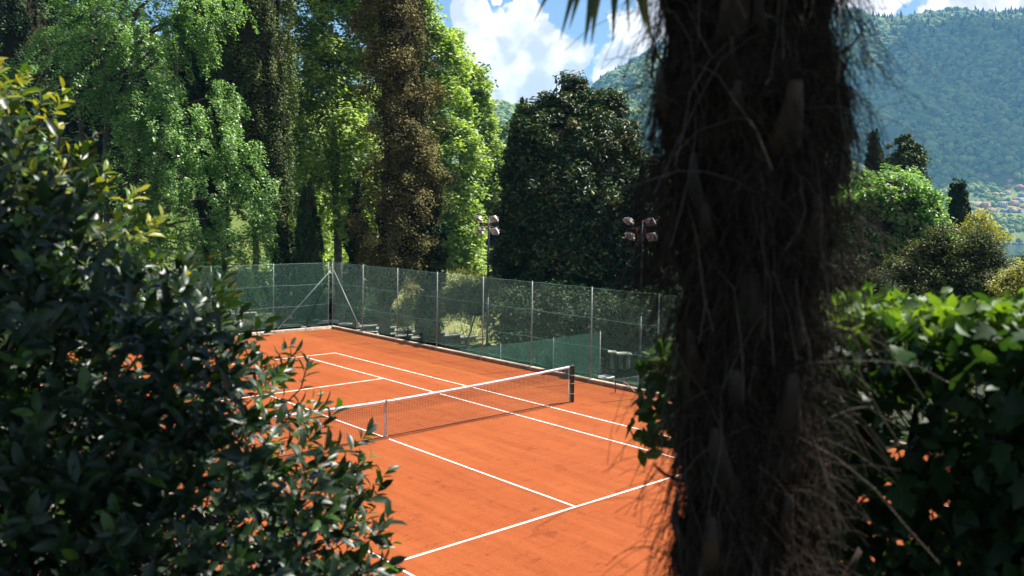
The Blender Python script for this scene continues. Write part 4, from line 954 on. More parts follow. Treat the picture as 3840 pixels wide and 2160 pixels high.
cypress('broad brownish conifer rising behind the round maple', [(340, 6, 2276), (360, 24, 2276), (390, 38, 2277), (420, 42, 2280), (450, 44, 2280), (540, 46, 2282), (720, 40, 2282)], 64, M_CYP, 12000, leaf=0.34, lump=0.4, clump=(0.45, 0.45, 0.3), up=0.2, group='conifers beyond the right hedge', name='conifer', cat='conifer', core=0.6)
cypress('drooping yew between the magnolia and the palm trunk', [(372, 10, 1640), (420, 40, 1640), (520, 58, 1640), (640, 70, 1645), (760, 76, 1650), (960, 80, 1650)], 46, M_DARK, 24000, leaf=0.2, lump=0.35, clump=(0.3, 0.3, 0.3), up=-0.7, group='conifers beyond the right hedge', name='yew_tree', cat='yew')

# --- plane trees
lobe_tree('plane_tree', 'tall light green plane tree with forked trunk between the two big cypresses', 'plane tree',
          [(840, -150, 150, 120), (760, 40, 70, 110), (850, 60, 90, 100), (920, 40, 60, 110), (765, 200, 60, 100), (840, 200, 80, 110, -1), (900, 220, 60, 100), (770, 340, 60, 80, -1), (880, 350, 45, 80, -3), (905, 420, 50, 80, -2), (750, 470, 50, 70, 0), (800, 430, 35, 60, -3), (890, 540, 50, 80, -2), (810, 540, 40, 70, 2), (770, 600, 60, 80, 3), (835, 680, 70, 60, 5)], 62,
          M_PLANE, 0.27, 0.9, 88, 852, 0.34, clump_r=0.85, bark=BARKP, tmpl=T_FOLD, group='plane trees of the avenue', up=1.1, corescale=0.0, core=False,
          trunk_pts=[PX(856, 800, 60), PX(850, 600, 60), PX(845, 430, 60), PX(838, 250, 60), PX(835, 60, 60)])
lobe_tree('plane_tree', 'light green plane tree filling the gap right of the browning cypress', 'plane tree',
          [(990, -120, 110, 90), (1060, 60, 55, 70), (1000, 80, 80, 100), (1095, 170, 62, 100), (1030, 220, 80, 100), (1110, 290, 80, 90), (1050, 360, 80, 90), (1140, 400, 75, 90, -1), (1130, 510, 80, 80, -1), (1150, 600, 75, 70, -1), (1060, 560, 60, 90), (1150, 680, 60, 50, -2)], 80,
          M_PLANE, 0.32, 0.9, 88, 1100, 0.34, clump_r=0.85, bark=BARKP, tmpl=T_FOLD, group='plane trees of the avenue', up=1.1, core=False)
lobe_tree('plane_tree', 'light green plane tree at the right end of the avenue, against the sky', 'plane tree',
          [(1135, 130, 35, 50), (1165, 215, 55, 70), (1190, 300, 50, 80), (1210, 390, 52, 80), (1215, 480, 50, 80), (1215, 560, 50, 70), (1215, 640, 40, 55)], 92,
          M_PLANE, 0.33, 0.9, 95, 1200, 0.32, clump_r=0.85, bark=BARKP, tmpl=T_FOLD, group='plane trees of the avenue', up=1.1, core=False)
# --- darker broadleaf trees on the slope behind
lobe_tree('broadleaf_tree', 'dark rounded tree rising behind the sloping top of the plane trees', 'tree', [(1205, 190, 24, 30), (1190, 240, 30, 40), (1222, 250, 14, 40), (1215, 300, 26, 40), (1170, 200, 22, 25), (1215, 380, 25, 60)], 100, M_BROAD, 0.5, 0.8, 26, 1195, 0.4, clump_r=1.1, group='trees on the slope behind the avenue')
lobe_tree('broadleaf_tree', 'mid green tree on the slope left of the slim cypress', 'tree', [(1250, 340, 28, 35), (1262, 400, 26, 40), (1245, 440, 30, 50), (1275, 450, 18, 30), (1270, 500, 24, 40)], 118, M_BROAD, 0.55, 0.8, 24, 1255, 0.4, clump_r=1.2, group='trees on the slope behind the avenue')
lobe_tree('broadleaf_tree', 'pale scrubby tree low on the slope above the grass bank', 'tree', [(1265, 540, 26, 40), (1245, 590, 35, 40), (1270, 630, 30, 40)], 90, M_GREY, 0.4, 0.7, 30, 1255, 0.3, clump_r=1.0, group='trees on the slope behind the avenue')
for k, (x, y, rx, ry, dep, lb) in enumerate([(640, 300, 130, 250, 84, 'dark tree mass glimpsed between the ginkgo and the olive cypress'), (870, 520, 120, 160, 88, 'shaded tree seen through the gap under the plane tree'), (1010, 560, 110, 150, 90, 'shaded tree behind the foot of the browning cypress'), (250, 250, 260, 300, 80, 'dark tree behind the crown of the drooping ginkgo')]):
    lobe_tree('broadleaf_tree', lb, 'tree', [(x, y, rx, ry), (x-rx*0.5, y+ry*0.5, rx*0.7, ry*0.6), (x+rx*0.5, y+ry*0.4, rx*0.7, ry*0.6)], dep, M_BROAD, 0.55, 0.8, 15, x, 0.4, clump_r=1.5, group='trees on the slope behind the avenue')
r, d, z = scatter(near_hill_z, -200, 4, 125, 320, 7.0, lambda r, d: (r/d > -0.75)); w = rng.uniform(3.0, 5.2, len(r))
forest('near_hill_forest', 'wooded slope rising behind the garden trees', CF(r, d, z+w*0.6), np.stack([w, w, w*1.1], 1), broad)

# --- magnolia
lobe_tree('magnolia_tree', 'huge dark glossy magnolia in front of the mountain', 'magnolia',
          [(1436, 216, 20, 20), (1460, 222, 14, 16), (1385, 262, 24, 22), (1352, 290, 20, 22), (1505, 252, 22, 20), (1545, 262, 18, 22), (1596, 395, 18, 34), (1268, 540, 18, 44), (1258, 640, 16, 40), (1440, 245, 34, 32), (1405, 290, 70, 50), (1490, 290, 70, 55), (1345, 320, 50, 60), (1540, 275, 28, 34), (1560, 330, 38, 60), (1400, 380, 120, 100, -1), (1500, 390, 100, 100, -1), (1310, 440, 50, 80), (1570, 430, 35, 70), (1330, 540, 70, 90, -1), (1430, 520, 130, 110, -2), (1540, 530, 70, 100, -1), (1300, 650, 55, 80), (1400, 650, 110, 90, -2), (1510, 650, 90, 90, -1), (1330, 720, 90, 60), (1460, 740, 110, 60)], 48,
          M_MAG, 0.28, 0.42, 195, 1430, 0.4, clump_r=0.56, dd=0.75, tmpl=T_FOLD, up=0.7, droop=-0.5, zs=0.9, shell=0.4, outw=0.7, rnd=0.6, lvj=0.26, corescale=0.62)
# --- right hand garden
lobe_tree('maple_tree', 'round light green maple against the lake right of the palm', 'maple',
          [(2230, 490, 90, 66), (2160, 520, 62, 60), (2290, 530, 70, 70), (2330, 600, 45, 60), (2230, 570, 100, 70, -1), (2140, 610, 60, 70), (2220, 660, 120, 60, -1), (2310, 670, 60, 50), (2190, 580, 80, 70, -2), (2270, 610, 85, 75, -2), (2300, 555, 72, 75, -2), (2240, 510, 100, 70, -2), (2150, 560, 60, 70, -2), (2345, 640, 36, 50, -1), (2130, 690, 80, 60, -1), (2240, 730, 120, 50)], 40,
          M_MAPLE, 0.18, 0.6, 240, 2240, 0.22, clump_r=0.42, tmpl=T_FOLD, up=0.8, droop=0.25, zs=0.6, corescale=0.82)
def shrub(label, lobes, depth, mat, leaf, aspect, per, group, cat='shrub', name='shrub', clump_r=0.35, **k):
    return lobe_tree(name, label, cat, lobes, depth, mat, leaf, aspect, per, lobes[0][0], 0.06, clump_r=clump_r, group=group, foot_y=720, **k)
G1 = 'shrubs between the right hedge and the lake'
shrub('olive leaved shrub in front of the round maple', [(2330, 640, 50, 60), (2375, 620, 42, 50), (2290, 690, 70, 50), (2390, 690, 70, 55), (2340, 735, 110, 60), (2250, 740, 100, 50)], 34, M_OLIVE, 0.12, 0.5, 480, G1, tmpl=T_FOLD)
shrub('olive shrub under the yellow sprays at the lake', [(2450, 630, 50, 50), (2490, 650, 34, 50), (2420, 690, 70, 50), (2490, 690, 42, 55), (2450, 735, 110, 60), (2520, 745, 50, 50)], 33, M_OLIVE, 0.11, 0.5, 480, G1, tmpl=T_FOLD)
shrub('feathery yellow shrub right of the blunt cypress', [(2468, 556, 24, 22), (2448, 575, 30, 24), (2485, 590, 30, 26), (2510, 600, 16, 14)], 35, M_YEL, 0.16, 0.25, 300, G1, tmpl=T_FOLD, core=False, up=0.2)
shrub('small bright green bush between the olive shrubs', [(2405, 612, 14, 18), (2410, 640, 16, 18)], 33.5, M_MAPLE, 0.11, 0.5, 420, G1, tmpl=T_FOLD)
shrub('golden bush at the right picture edge above the hedge', [(2570, 685, 36, 26), (2620, 700, 40, 30), (2580, 730, 80, 45), (2540, 720, 40, 35)], 30, M_YEL, 0.10, 0.45, 420, G1, tmpl=T_FOLD)
shrub('dark pine bough at the lake behind the golden bush', [(2560, 660, 28, 12), (2600, 655, 30, 14)], 36, M_DARK, 0.14, 0.3, 300, G1, tmpl=T_FOLD, core=False)
shrub('dark shrub at the foot of the maple beside the palm', [(2120, 690, 60, 50), (2060, 700, 60, 50), (2190, 715, 60, 30)], 30, M_DARK, 0.14, 0.45, 330, G1, tmpl=T_FOLD)
# --- planting behind the court fence
G2 = 'shrubs behind the court fence'
shrub('grey green oleander behind the fence below the plane trees', [(1165, 740, 55, 45), (1215, 735, 45, 40), (1140, 770, 40, 40), (1200, 775, 50, 38), (1240, 740, 25, 40)], 44, M_GREY, 0.13, 0.25, 420, G2, tmpl=T_FOLD, up=0.3)
shrub('dark ivy bank under the left half of the magnolia', [(1290, 800, 60, 70), (1370, 800, 70, 80), (1330, 870, 90, 60), (1300, 880, 40, 40, 2)], 38, M_DARK, 0.16, 0.6, 210, G2, tmpl=T_FOLD, clump_r=0.5)
shrub('dark ivy bank under the right half of the magnolia', [(1460, 810, 70, 80), (1550, 810, 70, 80), (1500, 890, 90, 60), (1420, 890, 70, 60)], 39, M_DARK, 0.16, 0.6, 210, G2, tmpl=T_FOLD, clump_r=0.5)
shrub('dark undergrowth behind the fence next to the palm', [(1640, 830, 80, 90), (1600, 920, 90, 70), (1720, 900, 80, 90)], 38, M_DARK, 0.16, 0.6, 210, G2, tmpl=T_FOLD, clump_r=0.5)
shrub('dark hedge behind the corner fence, left of the stone wall', [(650, 760, 60, 40), (720, 760, 50, 40), (800, 765, 60, 40), (880, 770, 70, 40), (960, 790, 60, 40), (1040, 800, 60, 40), (580, 770, 70, 50), (480, 760, 80, 60)], 62, M_DARK, 0.18, 0.6, 190, G2, tmpl=T_FOLD, clump_r=0.6)
shrub('dark low planting behind the stepped wall below the oleander', [(1100, 840, 50, 30), (1170, 845, 50, 30), (1240, 850, 50, 30), (1010, 800, 40, 20)], 64, M_DARK, 0.18, 0.6, 190, G2, tmpl=T_FOLD, clump_r=0.5)
shrub('olive brown cypress bough hanging beside the stone wall', [(1020, 780, 16, 26), (1035, 740, 16, 30), (1012, 815, 14, 16)], 43.5, M_CYPB, 0.16, 0.4, 420, G2, clump_r=0.3, core=False)
for (x, y, rx, ry, dep, lb) in [(1066, 822, 25, 16, 43, 'clipped boxwood mound behind the fourth fence post'), (1205, 884, 26, 18, 37, 'clipped boxwood ball in front of the green mesh fence'), (668, 806, 26, 18, 40, 'clipped boxwood ball at the left end of the stone wall')]:
    shrub(lb, [(x, y, rx, ry), (x+rx*0.3, y+ry*0.6, rx*0.8, ry*0.8)], dep, M_BOX, 0.055, 0.6, 1500, 'clipped boxwood balls', 'boxwood', 'boxwood_ball', clump_r=0.14, limbs=False, corescale=0.9)
# grassy bank above the fence
mb = simple('dry_grass_bank', (0.10, 0.13, 0.035), (0.24, 0.23, 0.08), scale=1.2, rough=0.95, bump=0.5, bscale=12)
V, F = grid(-9, 6, 56, 80, 24, 24, lambda r, d: -3.2+np.clip((d-56)/24, 0, 1)*4.6*np.clip((6-r)/10, 0, 1)+fbm(r/2.0, d/2.0, 51, 3)*1.2)
V = CF(V[:, 0], V[:, 1], V[:, 2]); single('grass_bank', V, F, mb, kind='structure', smooth=True)
n = 9000; r = rng.uniform(-9, 5, n); d = rng.uniform(56, 80, n); z = -3.2+np.clip((d-56)/24, 0, 1)*4.6*np.clip((6-r)/10, 0, 1)
P = CF(r, d, z); V, F, cnt = leaf_geo(P, nrm(rand_unit(n)*np.array([1, 1, .2])), np.array([[0, 0, 1.0]])+0.5*rand_unit(n), rng.uniform(0.15, 0.4, n), 0.06, T_QUAD)
single('bank_grass', V, F, leaf_mat('dry_grass', (0.09, 0.12, 0.03), (0.17, 0.19, 0.06), (0.30, 0.28, 0.10), trans=0.3), 'sunlit dry grass on the bank left of the magnolia', 'grass', kind='stuff', lv=leaf_lv(rng.random(n), cnt))

# ------------------------------------------------------------------ foreground: bush, hedge, palm
M_LAUREL = leaf_mat('laurel_leaf', (0.011, 0.024, 0.011), (0.020, 0.047, 0.016), (0.34, 0.31, 0.05), trans=0.22, rough=0.40, spec=0.40, tcol=(2.0, 2.0, 0.5), pos=(0.1, 0.55, 1.0))  # top yellow is sunlight painted on the crest leaves
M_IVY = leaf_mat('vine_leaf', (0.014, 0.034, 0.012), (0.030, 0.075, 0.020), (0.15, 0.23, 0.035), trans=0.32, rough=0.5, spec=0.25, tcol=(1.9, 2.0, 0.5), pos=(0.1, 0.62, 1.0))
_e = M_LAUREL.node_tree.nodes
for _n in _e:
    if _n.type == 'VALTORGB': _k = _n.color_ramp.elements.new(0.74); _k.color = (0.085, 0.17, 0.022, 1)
TWIG = simple('dark_twig', (0.018, 0.013, 0.009), (0.05, 0.035, 0.025), scale=30, rough=0.9)
BUCKETS = 7
def light_leaf(curl=0.14, fold=0.16, w1=0.45, w2=0.40):      # eight triangles, folded on the midrib and curled
    V = [(0, 0, -0.02)]
    for t, w in ((0.34, w1), (0.70, w2)):
        z = -curl*(t-0.35)**2*1.6; V += [(t, -w, z+fold*w), (t, 0, z), (t, w, z+fold*w)]
    V.append((1, 0, -curl*0.68))
    return np.array(V), [np.array([[1, 2, 5, 4], [2, 3, 6, 5]]), np.array([[0, 2, 1], [0, 3, 2], [4, 5, 7], [5, 6, 7]])]
def leaf_basis(Nn, Ld):
    Ld = nrm(Ld); Wd = nrm(np.cross(Nn, Ld)); return Ld, Wd, np.cross(Ld, Wd)
def emit_leaves(T, C, Nn, Ld, ln, wd, lv, tmpl, mat, nsep=300, where=None):
    """the nsep leaves that show largest become objects of their own, the rest one mesh"""
    Nn = nrm(Nn); Ld = Ld-Nn*np.sum(Ld*Nn, 1, keepdims=True); L_, W_, N_ = leaf_basis(Nn, Ld)
    rel = C-CAM; dep = rel@FW; u = (1920+FPX*(rel@RT)/dep); v = 1080-147.7-FPX*(rel@UP)/dep
    face = np.abs(np.sum(N_*nrm(rel), 1))
    score = ln*wd*face/dep**2
    inside = (u > 0) & (u < 3840) & (v > 0) & (v < 2160) & (dep > 0.4)
    if where is not None: inside &= where
    score = np.where(inside, score, -1); order = np.argsort(-score); sep = order[:nsep]; rest = np.setdiff1d(np.arange(len(C)), sep)
    V, F, cnt = leaf_geo(C[rest], N_[rest], L_[rest], ln[rest], wd[rest], tmpl)
    T.part('foliage', V, F, mat, kind='stuff', smooth=True, lv=leaf_lv(lv[rest], cnt))
    V0, Fg = tmpl; nf = sum(len(g) for g in Fg)
    mesh = []
    for b in range(BUCKETS): mesh.append(raw_mesh('leaf', V0, Fg, mat, smooth=True, lv=np.full(nf, (b+0.5)/BUCKETS)))
    for i in sep:
        M = Matrix.Identity(4)
        for k in range(3): M[k][0] = L_[i, k]*ln[i]; M[k][1] = W_[i, k]*wd[i]; M[k][2] = N_[i, k]*ln[i]; M[k][3] = C[i, k]
        T.inst('leaf', mesh[min(BUCKETS-1, int(lv[i]*BUCKETS))], M)
def shoots(S, D, nl, ln, young_lit, spread=(0.35, 1.25), shoot_len=0.13, wr=0.40):
    """whorled shoots: S tips' base, D directions; returns leaf arrays and twig segments"""
    m = len(S); idx = np.repeat(np.arange(m), nl); n = len(idx); j = np.tile(np.arange(nl), m)
    f = (j+rng.random(n)*0.6)/nl                       # 0 base .. 1 tip
    D = nrm(D); ref = np.where(np.abs(D[:, 2:3]) < 0.85, np.array([[0, 0, 1.0]]), np.array([[1.0, 0, 0]])); U = nrm(np.cross(D, ref)); W = np.cross(D, U)
    a = j*2.4+rng.uniform(0, 6.28, m)[idx]+rng.normal(0, 0.25, n)
    rad = U[idx]*np.cos(a)[:, None]+W[idx]*np.sin(a)[:, None]
    phi = spread[1]+(spread[0]-spread[1])*f+rng.normal(0, 0.18, n)
    Ld = D[idx]*np.cos(phi)[:, None]+rad*np.sin(phi)[:, None]+np.array([0, 0, -0.12])
    Nn = nrm(D[idx]*np.sin(phi)[:, None]-rad*np.cos(phi)[:, None]*1.0+np.array([0, 0, 0.25])+0.25*rand_unit(n))
    C = S[idx]+D[idx]*(f*shoot_len*rng.uniform(0.7, 1.3, m)[idx])[:, None]
    y = young_lit[idx]; l = ln*rng.uniform(0.65, 1.25, n)*(1-0.35*f*(y > 0.5)); lv = np.clip(np.where(y > 1.5, 0.88+rng.normal(0, 0.1, n), np.where(y > 0.5, 0.50+0.22*f+rng.normal(0, 0.05, n), rng.normal(0.32, 0.16, n))), 0, 0.99)
    return C, Nn, Ld, l, l*wr*rng.uniform(0.85, 1.15, n), lv

def left_bush():
    c = CF(-2.22, 2.75, 4.20); semi = np.array([2.10, 1.05, 2.05])
    foot = np.array([c[0], c[1], 3.75])
    T = Thing('laurel_bush', foot, 'large dark glossy leaved bush with sunlit crest filling the left foreground', 'bush')
    e = np.stack([np.array([R2[0], R2[1], 0]), np.array([F2[0], F2[1], 0]), np.array([0, 0, 1.0])])
    m = 12600; d = rand_unit(m); back = (d[:, 1] > 0.45) & (rng.random(m) < 0.6); d[back, 1] *= -1
    d[:, 0] = np.where((d[:, 0] < -0.2) & (rng.random(m) < 0.7), -d[:, 0], d[:, 0])
    lump = 1+0.045*np.sin(d[:, 0]*11+d[:, 2]*7)+0.045*np.sin(d[:, 2]*17-d[:, 1]*9)+0.03*rng.normal(size=m)
    rho = np.where(rng.random(m) < 0.35, rng.uniform(0.90, 1.0, m), rng.uniform(0.40, 1.0, m))*lump
    loc = d*rho[:, None]*semi
    # thinner foliage low on the right, where the court glows through
    thin = np.clip((loc[:, 0]-0.75)/0.9, 0, 1)*np.clip((0.75-loc[:, 2])/0.6, 0, 1)
    keep = rng.random(m) > 0.42*thin*np.where(rho > 0.93, 0.55, 1.0)
    keep &= (loc[:, 2] > -1.1) & (loc[:, 1] < 0.55)
    # clipped to a sloping rounded face, outline traced from image pixels at one depth
    A_ = [(-300, -110), (0, 128), (275, 430), (550, 730), (780, 1000), (945, 1210), (1100, 1449), (1120, 1700)]; dref = 2.02
    rz = np.array([[(x*3840/2576-1920)/FPX*dref, (802-y*3840/2576)/FPX*dref] for x, y in A_]); relr = loc[:, 0]-2.22; relz = loc[:, 2]+4.20-CAM[2]; reld = loc[:, 1]+2.75
    shrink = 0.185+rng.normal(0, 0.028, m)-0.10*(rng.random(m) < 0.012)+0.16*np.maximum(reld-dref, 0); keep &= reld > 1.92+rng.normal(0, 0.05, m)
    near = np.full(m, 9.0)
    for (a, b) in zip(rz[:-1], rz[1:]):
        t_ = (b-a)/np.linalg.norm(b-a); nn = np.array([-t_[1], t_[0]]); q_ = (relr-a[0])*nn[0]+(relz-a[1])*nn[1]; keep &= q_ < -shrink; near = np.minimum(near, -q_-shrink)
    loc = loc[keep]; d = d[keep]; rho = rho[keep]; near = near[keep]
    S = c+loc@e; Nw = nrm(d/semi)@e
    D = Nw*0.85+np.array([0, 0, 0.55])+0.5*rand_unit(len(S))
    young_lit = (rng.random(len(S)) < 0.13).astype(float); young_lit = np.where((near < 0.05) & (loc[:, 2] > 1.12) & (rng.random(len(S)) < 0.85), 2.0, young_lit)  # random young shoots; crest shoots get yellow as painted sunlight
    C, Nn, Ld, ln, wd, lv = shoots(S, D, 8, 0.062, young_lit, shoot_len=0.10)
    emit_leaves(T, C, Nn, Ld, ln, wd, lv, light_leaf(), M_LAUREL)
    # a few long sprigs that leave the outline
    k = rng.choice(len(S), 900, replace=False)
    base = c+np.array([0, 0, -0.45])+(loc[k]*np.array([0.45, 0.4, 0.25]))@e
    mid = base*0.45+S[k]*0.55+rng.normal(0, 0.06, (len(k), 3))
    A = np.concatenate([base, mid, S[k]]); B = np.concatenate([mid, S[k], S[k]+nrm(D[k])*0.12])
    T.part('twigs', *wires(A, B, 0.006), TWIG, kind='stuff')
    for q in range(9):
        a = q*0.7; s = foot+np.array([math.cos(a), math.sin(a), 0])*0.25; t = c+(np.array([math.cos(a)*1.1, math.sin(a)*0.45, rng.uniform(-0.2, 0.7)]))@e
        T.part('stem', *trunk_geo([s, (s+t)/2+np.array([0, 0, 0.2]), t], [0.035, 0.022, 0.008], 7, wob=0.05), TWIG)
left_bush()

def right_hedge():
    X0, Y0, Y1 = -9.36, -19.2, -15.88
    T = Thing('vine_hedge', (X0, -17.2, 3.75), 'dark leafy hedge with sunlit top at the right behind the palm', 'hedge')
    n = 33000; Y = rng.uniform(Y0, Y1, n); t = np.clip((Y+16.35)/0.75, 0, 1)       # falls away at its left end
    top = 5.225+0.012*np.sin(Y*5)+0.012*np.sin(Y*13)-0.08*np.clip(Y+16.75, -1, 2)-0.30*t**1.6
    bot = 3.85+0.45*t
    side = rng.random(n)
    z = np.where(side < 0.30, top+rng.normal(0, 0.016, n), bot+(top-bot)*rng.random(n)**0.85)
    x = X0+np.where(side < 0.30, rng.uniform(-0.30, 0.30, n), np.where(rng.random(n) < 0.6, -0.30+rng.normal(0, 0.05, n), rng.uniform(-0.25, 0.33, n)))*(1-0.35*t)
    # thin low down so that the court shows between the stems
    thin = np.clip((4.75-z)/0.5, 0, 1)*np.exp(-((Y+16.50)/0.22)**2)
    keep = (rng.random(n) > 0.80*thin) & ((Y < -16.22) | ((z > 4.80) & (z < 5.10) & (rng.random(n) < 0.6)))
    x, Y, z, side, t = x[keep], Y[keep], z[keep], side[keep], t[keep]; n = len(x); C = np.stack([x, Y, z], 1)
    onTop = side < 0.30
    out = np.where(onTop[:, None], np.array([[0, 0, 1.0]]), np.array([[-1.0, -0.15, 0.35]]))
    Nn = nrm(out*0.7+1.0*rand_unit(n)+np.array([0, 0, 0.3])); Ld = rand_unit(n)+np.array([0, 0, -0.5])+np.where(onTop[:, None], np.array([[0, 0, 0.9]]), 0)
    ln = rng.uniform(0.032, 0.062, n)*np.where(onTop, 0.85, 1.05); lv = np.clip(np.where(onTop, rng.normal(0.80, 0.14, n), rng.normal(0.20, 0.15, n)+0.25*(z > 5.15)+0.40*(Y > -16.22)), 0, 0.99)  # top and left-end leaves coloured lighter as if sunlit, the face darker
    lob = rng.random(n) < 0.3
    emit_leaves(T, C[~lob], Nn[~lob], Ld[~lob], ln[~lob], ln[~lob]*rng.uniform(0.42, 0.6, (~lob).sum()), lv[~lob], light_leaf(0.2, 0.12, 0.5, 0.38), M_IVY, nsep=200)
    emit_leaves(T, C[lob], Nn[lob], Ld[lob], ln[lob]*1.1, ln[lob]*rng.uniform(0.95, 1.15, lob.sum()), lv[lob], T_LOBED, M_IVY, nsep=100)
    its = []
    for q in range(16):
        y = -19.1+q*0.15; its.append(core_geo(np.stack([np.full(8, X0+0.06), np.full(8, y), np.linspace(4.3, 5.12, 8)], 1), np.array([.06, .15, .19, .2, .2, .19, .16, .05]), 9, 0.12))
    T.part('shade_core', *join(its), M_CORE)
    k = 700; a = np.stack([X0+rng.uniform(-0.25, 0.25, k), rng.uniform(Y0, -16.5, k), rng.uniform(3.9, 5.0, k)], 1); b = a+np.stack([rng.normal(0, 0.06, k), rng.normal(0, 0.15, k), rng.uniform(0.1, 0.3, k)], 1)
    T.part('twigs', *wires(a, b, 0.005), TWIG, kind='stuff')
    for q in range(8):
        y = -18.8+q*0.32; T.part('stem', *trunk_geo([(X0, y, 3.7), (X0+rng.normal(0, .1), y+rng.normal(0, .15), 4.4), (X0+rng.normal(0, .12), y+rng.normal(0, .2), 5.1)], [0.02, 0.014, 0.006], 6, wob=0.03), TWIG)
right_hedge()

def palm():
    D0 = 1.62; b = PX(1888, 900, D0); bx, by = b[0], b[1]; lean = PX(1897, 0, D0)-PX(1905, 1449, D0)
    def axis(z): return np.array([bx-0.015*(z-5), by+0.015*(z-5), z])
    T = Thing('palm_tree', (bx, by, 3.8), 'shaggy dark palm trunk close to the camera with frond tips above', 'palm')
    FIB = simple('palm_fibre', (0.014, 0.010, 0.007), (0.046, 0.032, 0.022), scale=40, rough=0.85, spec=0.15)
    FIB2 = simple('pale_palm_fibre', (0.07, 0.058, 0.048), (0.15, 0.12, 0.095), scale=40, rough=0.85, spec=0.15)
    STUB = simple('leaf_base', (0.012, 0.008, 0.005), (0.045, 0.023, 0.010), scale=14, rough=0.75)
    CORE = simple('matted_trunk', (0.010, 0.008, 0.006), (0.028, 0.020, 0.014), scale=25, rough=1.0, bump=1.0, bscale=60, spec=0.05)
    zz = np.linspace(3.7, 6.9, 100)
    prof = lambda z: 0.116+0.040*np.exp(-((z-5.66)/0.26)**2)+0.010*np.exp(-((z-4.75)/0.2)**2)+0.010*np.sin(z*29+1)
    V, F = tube(np.array([axis(z) for z in zz]), prof(zz), 26); c = np.repeat(np.array([axis(z) for z in zz]), 26, 0); V = c+(V-c)*(1+rng.normal(0, 0.05, len(V)))[:, None]
    T.part('trunk', V, F, CORE, smooth=True)
    # fibres: tangled strands that hang from the leaf bases
    def strands(n, mat, lmin, lmax, w, out, name, zr=None):
        th = rng.uniform(0, 2*math.pi, n); z = rng.uniform(3.95, 6.35, n)
        if zr is not None: z = rng.choice(zr, n)+rng.normal(0, 0.035, n)
        tuft = 0.55+0.45*np.sin(z*9.5+0.6)+0.35*np.sin(z*4.1+th*2)
        rad = prof(z)*rng.uniform(0.9, 1.08, n); ln = rng.uniform(lmin, lmax, n)
        rv = np.stack([np.cos(th), np.sin(th), 0*th], 1); tv = np.stack([-np.sin(th), np.cos(th), 0*th], 1)
        ax_ = np.stack([bx-0.015*(z-5), by+0.015*(z-5), z], 1)
        swirl = rng.normal(0, 0.75, n); ups = rng.normal(-0.25, 0.6, n); o_ = np.clip(rng.normal(out, 0.18, n)*np.clip(tuft, 0.1, 1.6), 0.02, 0.9)
        P = []; k = 5
        p = ax_+rv*rad[:, None]; dirn = nrm(rv*o_[:, None]*1.3+tv*swirl[:, None]+np.array([0, 0, 1.0])*ups[:, None]); P.append(p)
        for s in range(k):
            dirn = nrm(dirn+np.array([0, 0, -0.34])+rng.normal(0, 0.16, (n, 3))); q = P[-1]+dirn*(ln/k)[:, None]
            a2 = np.stack([bx-0.015*(q[:, 2]-5), by+0.015*(q[:, 2]-5), q[:, 2]], 1); rr = q-a2; rl = np.linalg.norm(rr[:, :2], axis=1); mn = prof(q[:, 2])*1.0
            fx = rl < mn; q[fx, :2] = a2[fx, :2]+rr[fx, :2]/rl[fx, None]*mn[fx, None]
            P.append(q)
        A = np.concatenate(P[:-1]); B = np.concatenate(P[1:]); V, F = wires(A, B, w); T.part(name, V, F, mat, kind='stuff')
    strands(7200, FIB, 0.08, 0.24, 0.0013, 0.16, 'fibre')
    strands(850, FIB, 0.08, 0.20, 0.0011, 0.34, 'loose_fibre')
    strands(1100, FIB, 0.10, 0.20, 0.0012, 0.55, 'tufted_fibre', np.array([5.38, 5.55, 5.72, 5.9]))
    strands(420, FIB2, 0.15, 0.40, 0.0013, 0.30, 'pale_fibre')
    # cut leaf stalks
    def stub(p0, p1, w0=0.040, w1=0.026, name='leaf_stalk'):
        w0 *= 0.72; w1 *= 0.5
        p0 = np.array(p0); p1 = np.array(p1); d = nrm(p1-p0); u = nrm(np.cross(d, np.array([0, 0, 1.0]))); v = np.cross(d, u); n = 5; Vs = []
        for i in range(n):
            t = i/(n-1); c_ = p0+(p1-p0)*t+v*0.015*math.sin(t*3); w = w0+(w1-w0)*t; h = w*0.42
            for a_, b_ in ((-1, -0.3), (-0.55, 0.7), (0.55, 0.7), (1, -0.3), (0, -0.8)): Vs.append(c_+u*a_*w/2+v*b_*h/2+rng.normal(0, 0.0012, 3))
        i, j = np.meshgrid(np.arange(n-1), np.arange(5), indexing='ij'); jj = (j+1) % 5
        T.part(name, np.array(Vs), [np.stack([i*5+j, i*5+jj, (i+1)*5+jj, (i+1)*5+j], -1).reshape(-1, 4), np.array([[4, 3, 2, 1, 0], [20, 21, 22, 23, 24]])], STUB)
    def at(x, y, dd=0.0): return PX(x-6, y, D0+dd*0.88)
    stub(at(2060, 150), at(2172, 78, -0.03)); stub(at(1760, 1210), at(1650, 1162, -0.04), 0.034, 0.026); stub(at(1740, 200), at(1652, 112, 0.02), 0.03, 0.022)
    stub(at(1655, 120, 0.02), at(1672, 250, 0.03), 0.018, 0.012); stub(at(1760, 860), at(1640, 822, 0.0), 0.014, 0.008); stub(at(2040, 60, -0.1), at(2020, 170, -0.12), 0.03, 0.03)
    stub(at(1862, 1030, -0.17), at(1858, 930, -0.20), 0.040, 0.034); stub(at(2006, 900, -0.14), at(2024, 800, -0.20), 0.03, 0.012); stub(at(1860, 300, -0.17), at(1862, 200, -0.20), 0.05, 0.02)
    stub(at(1990, 370, -0.15), at(1985, 280, -0.19), 0.05, 0.03); stub(at(2105, 260, 0), at(2118, 190, -0.05), 0.03, 0.02); stub(at(1790, 1449, -0.14), at(1800, 1300, -0.18), 0.05, 0.03)
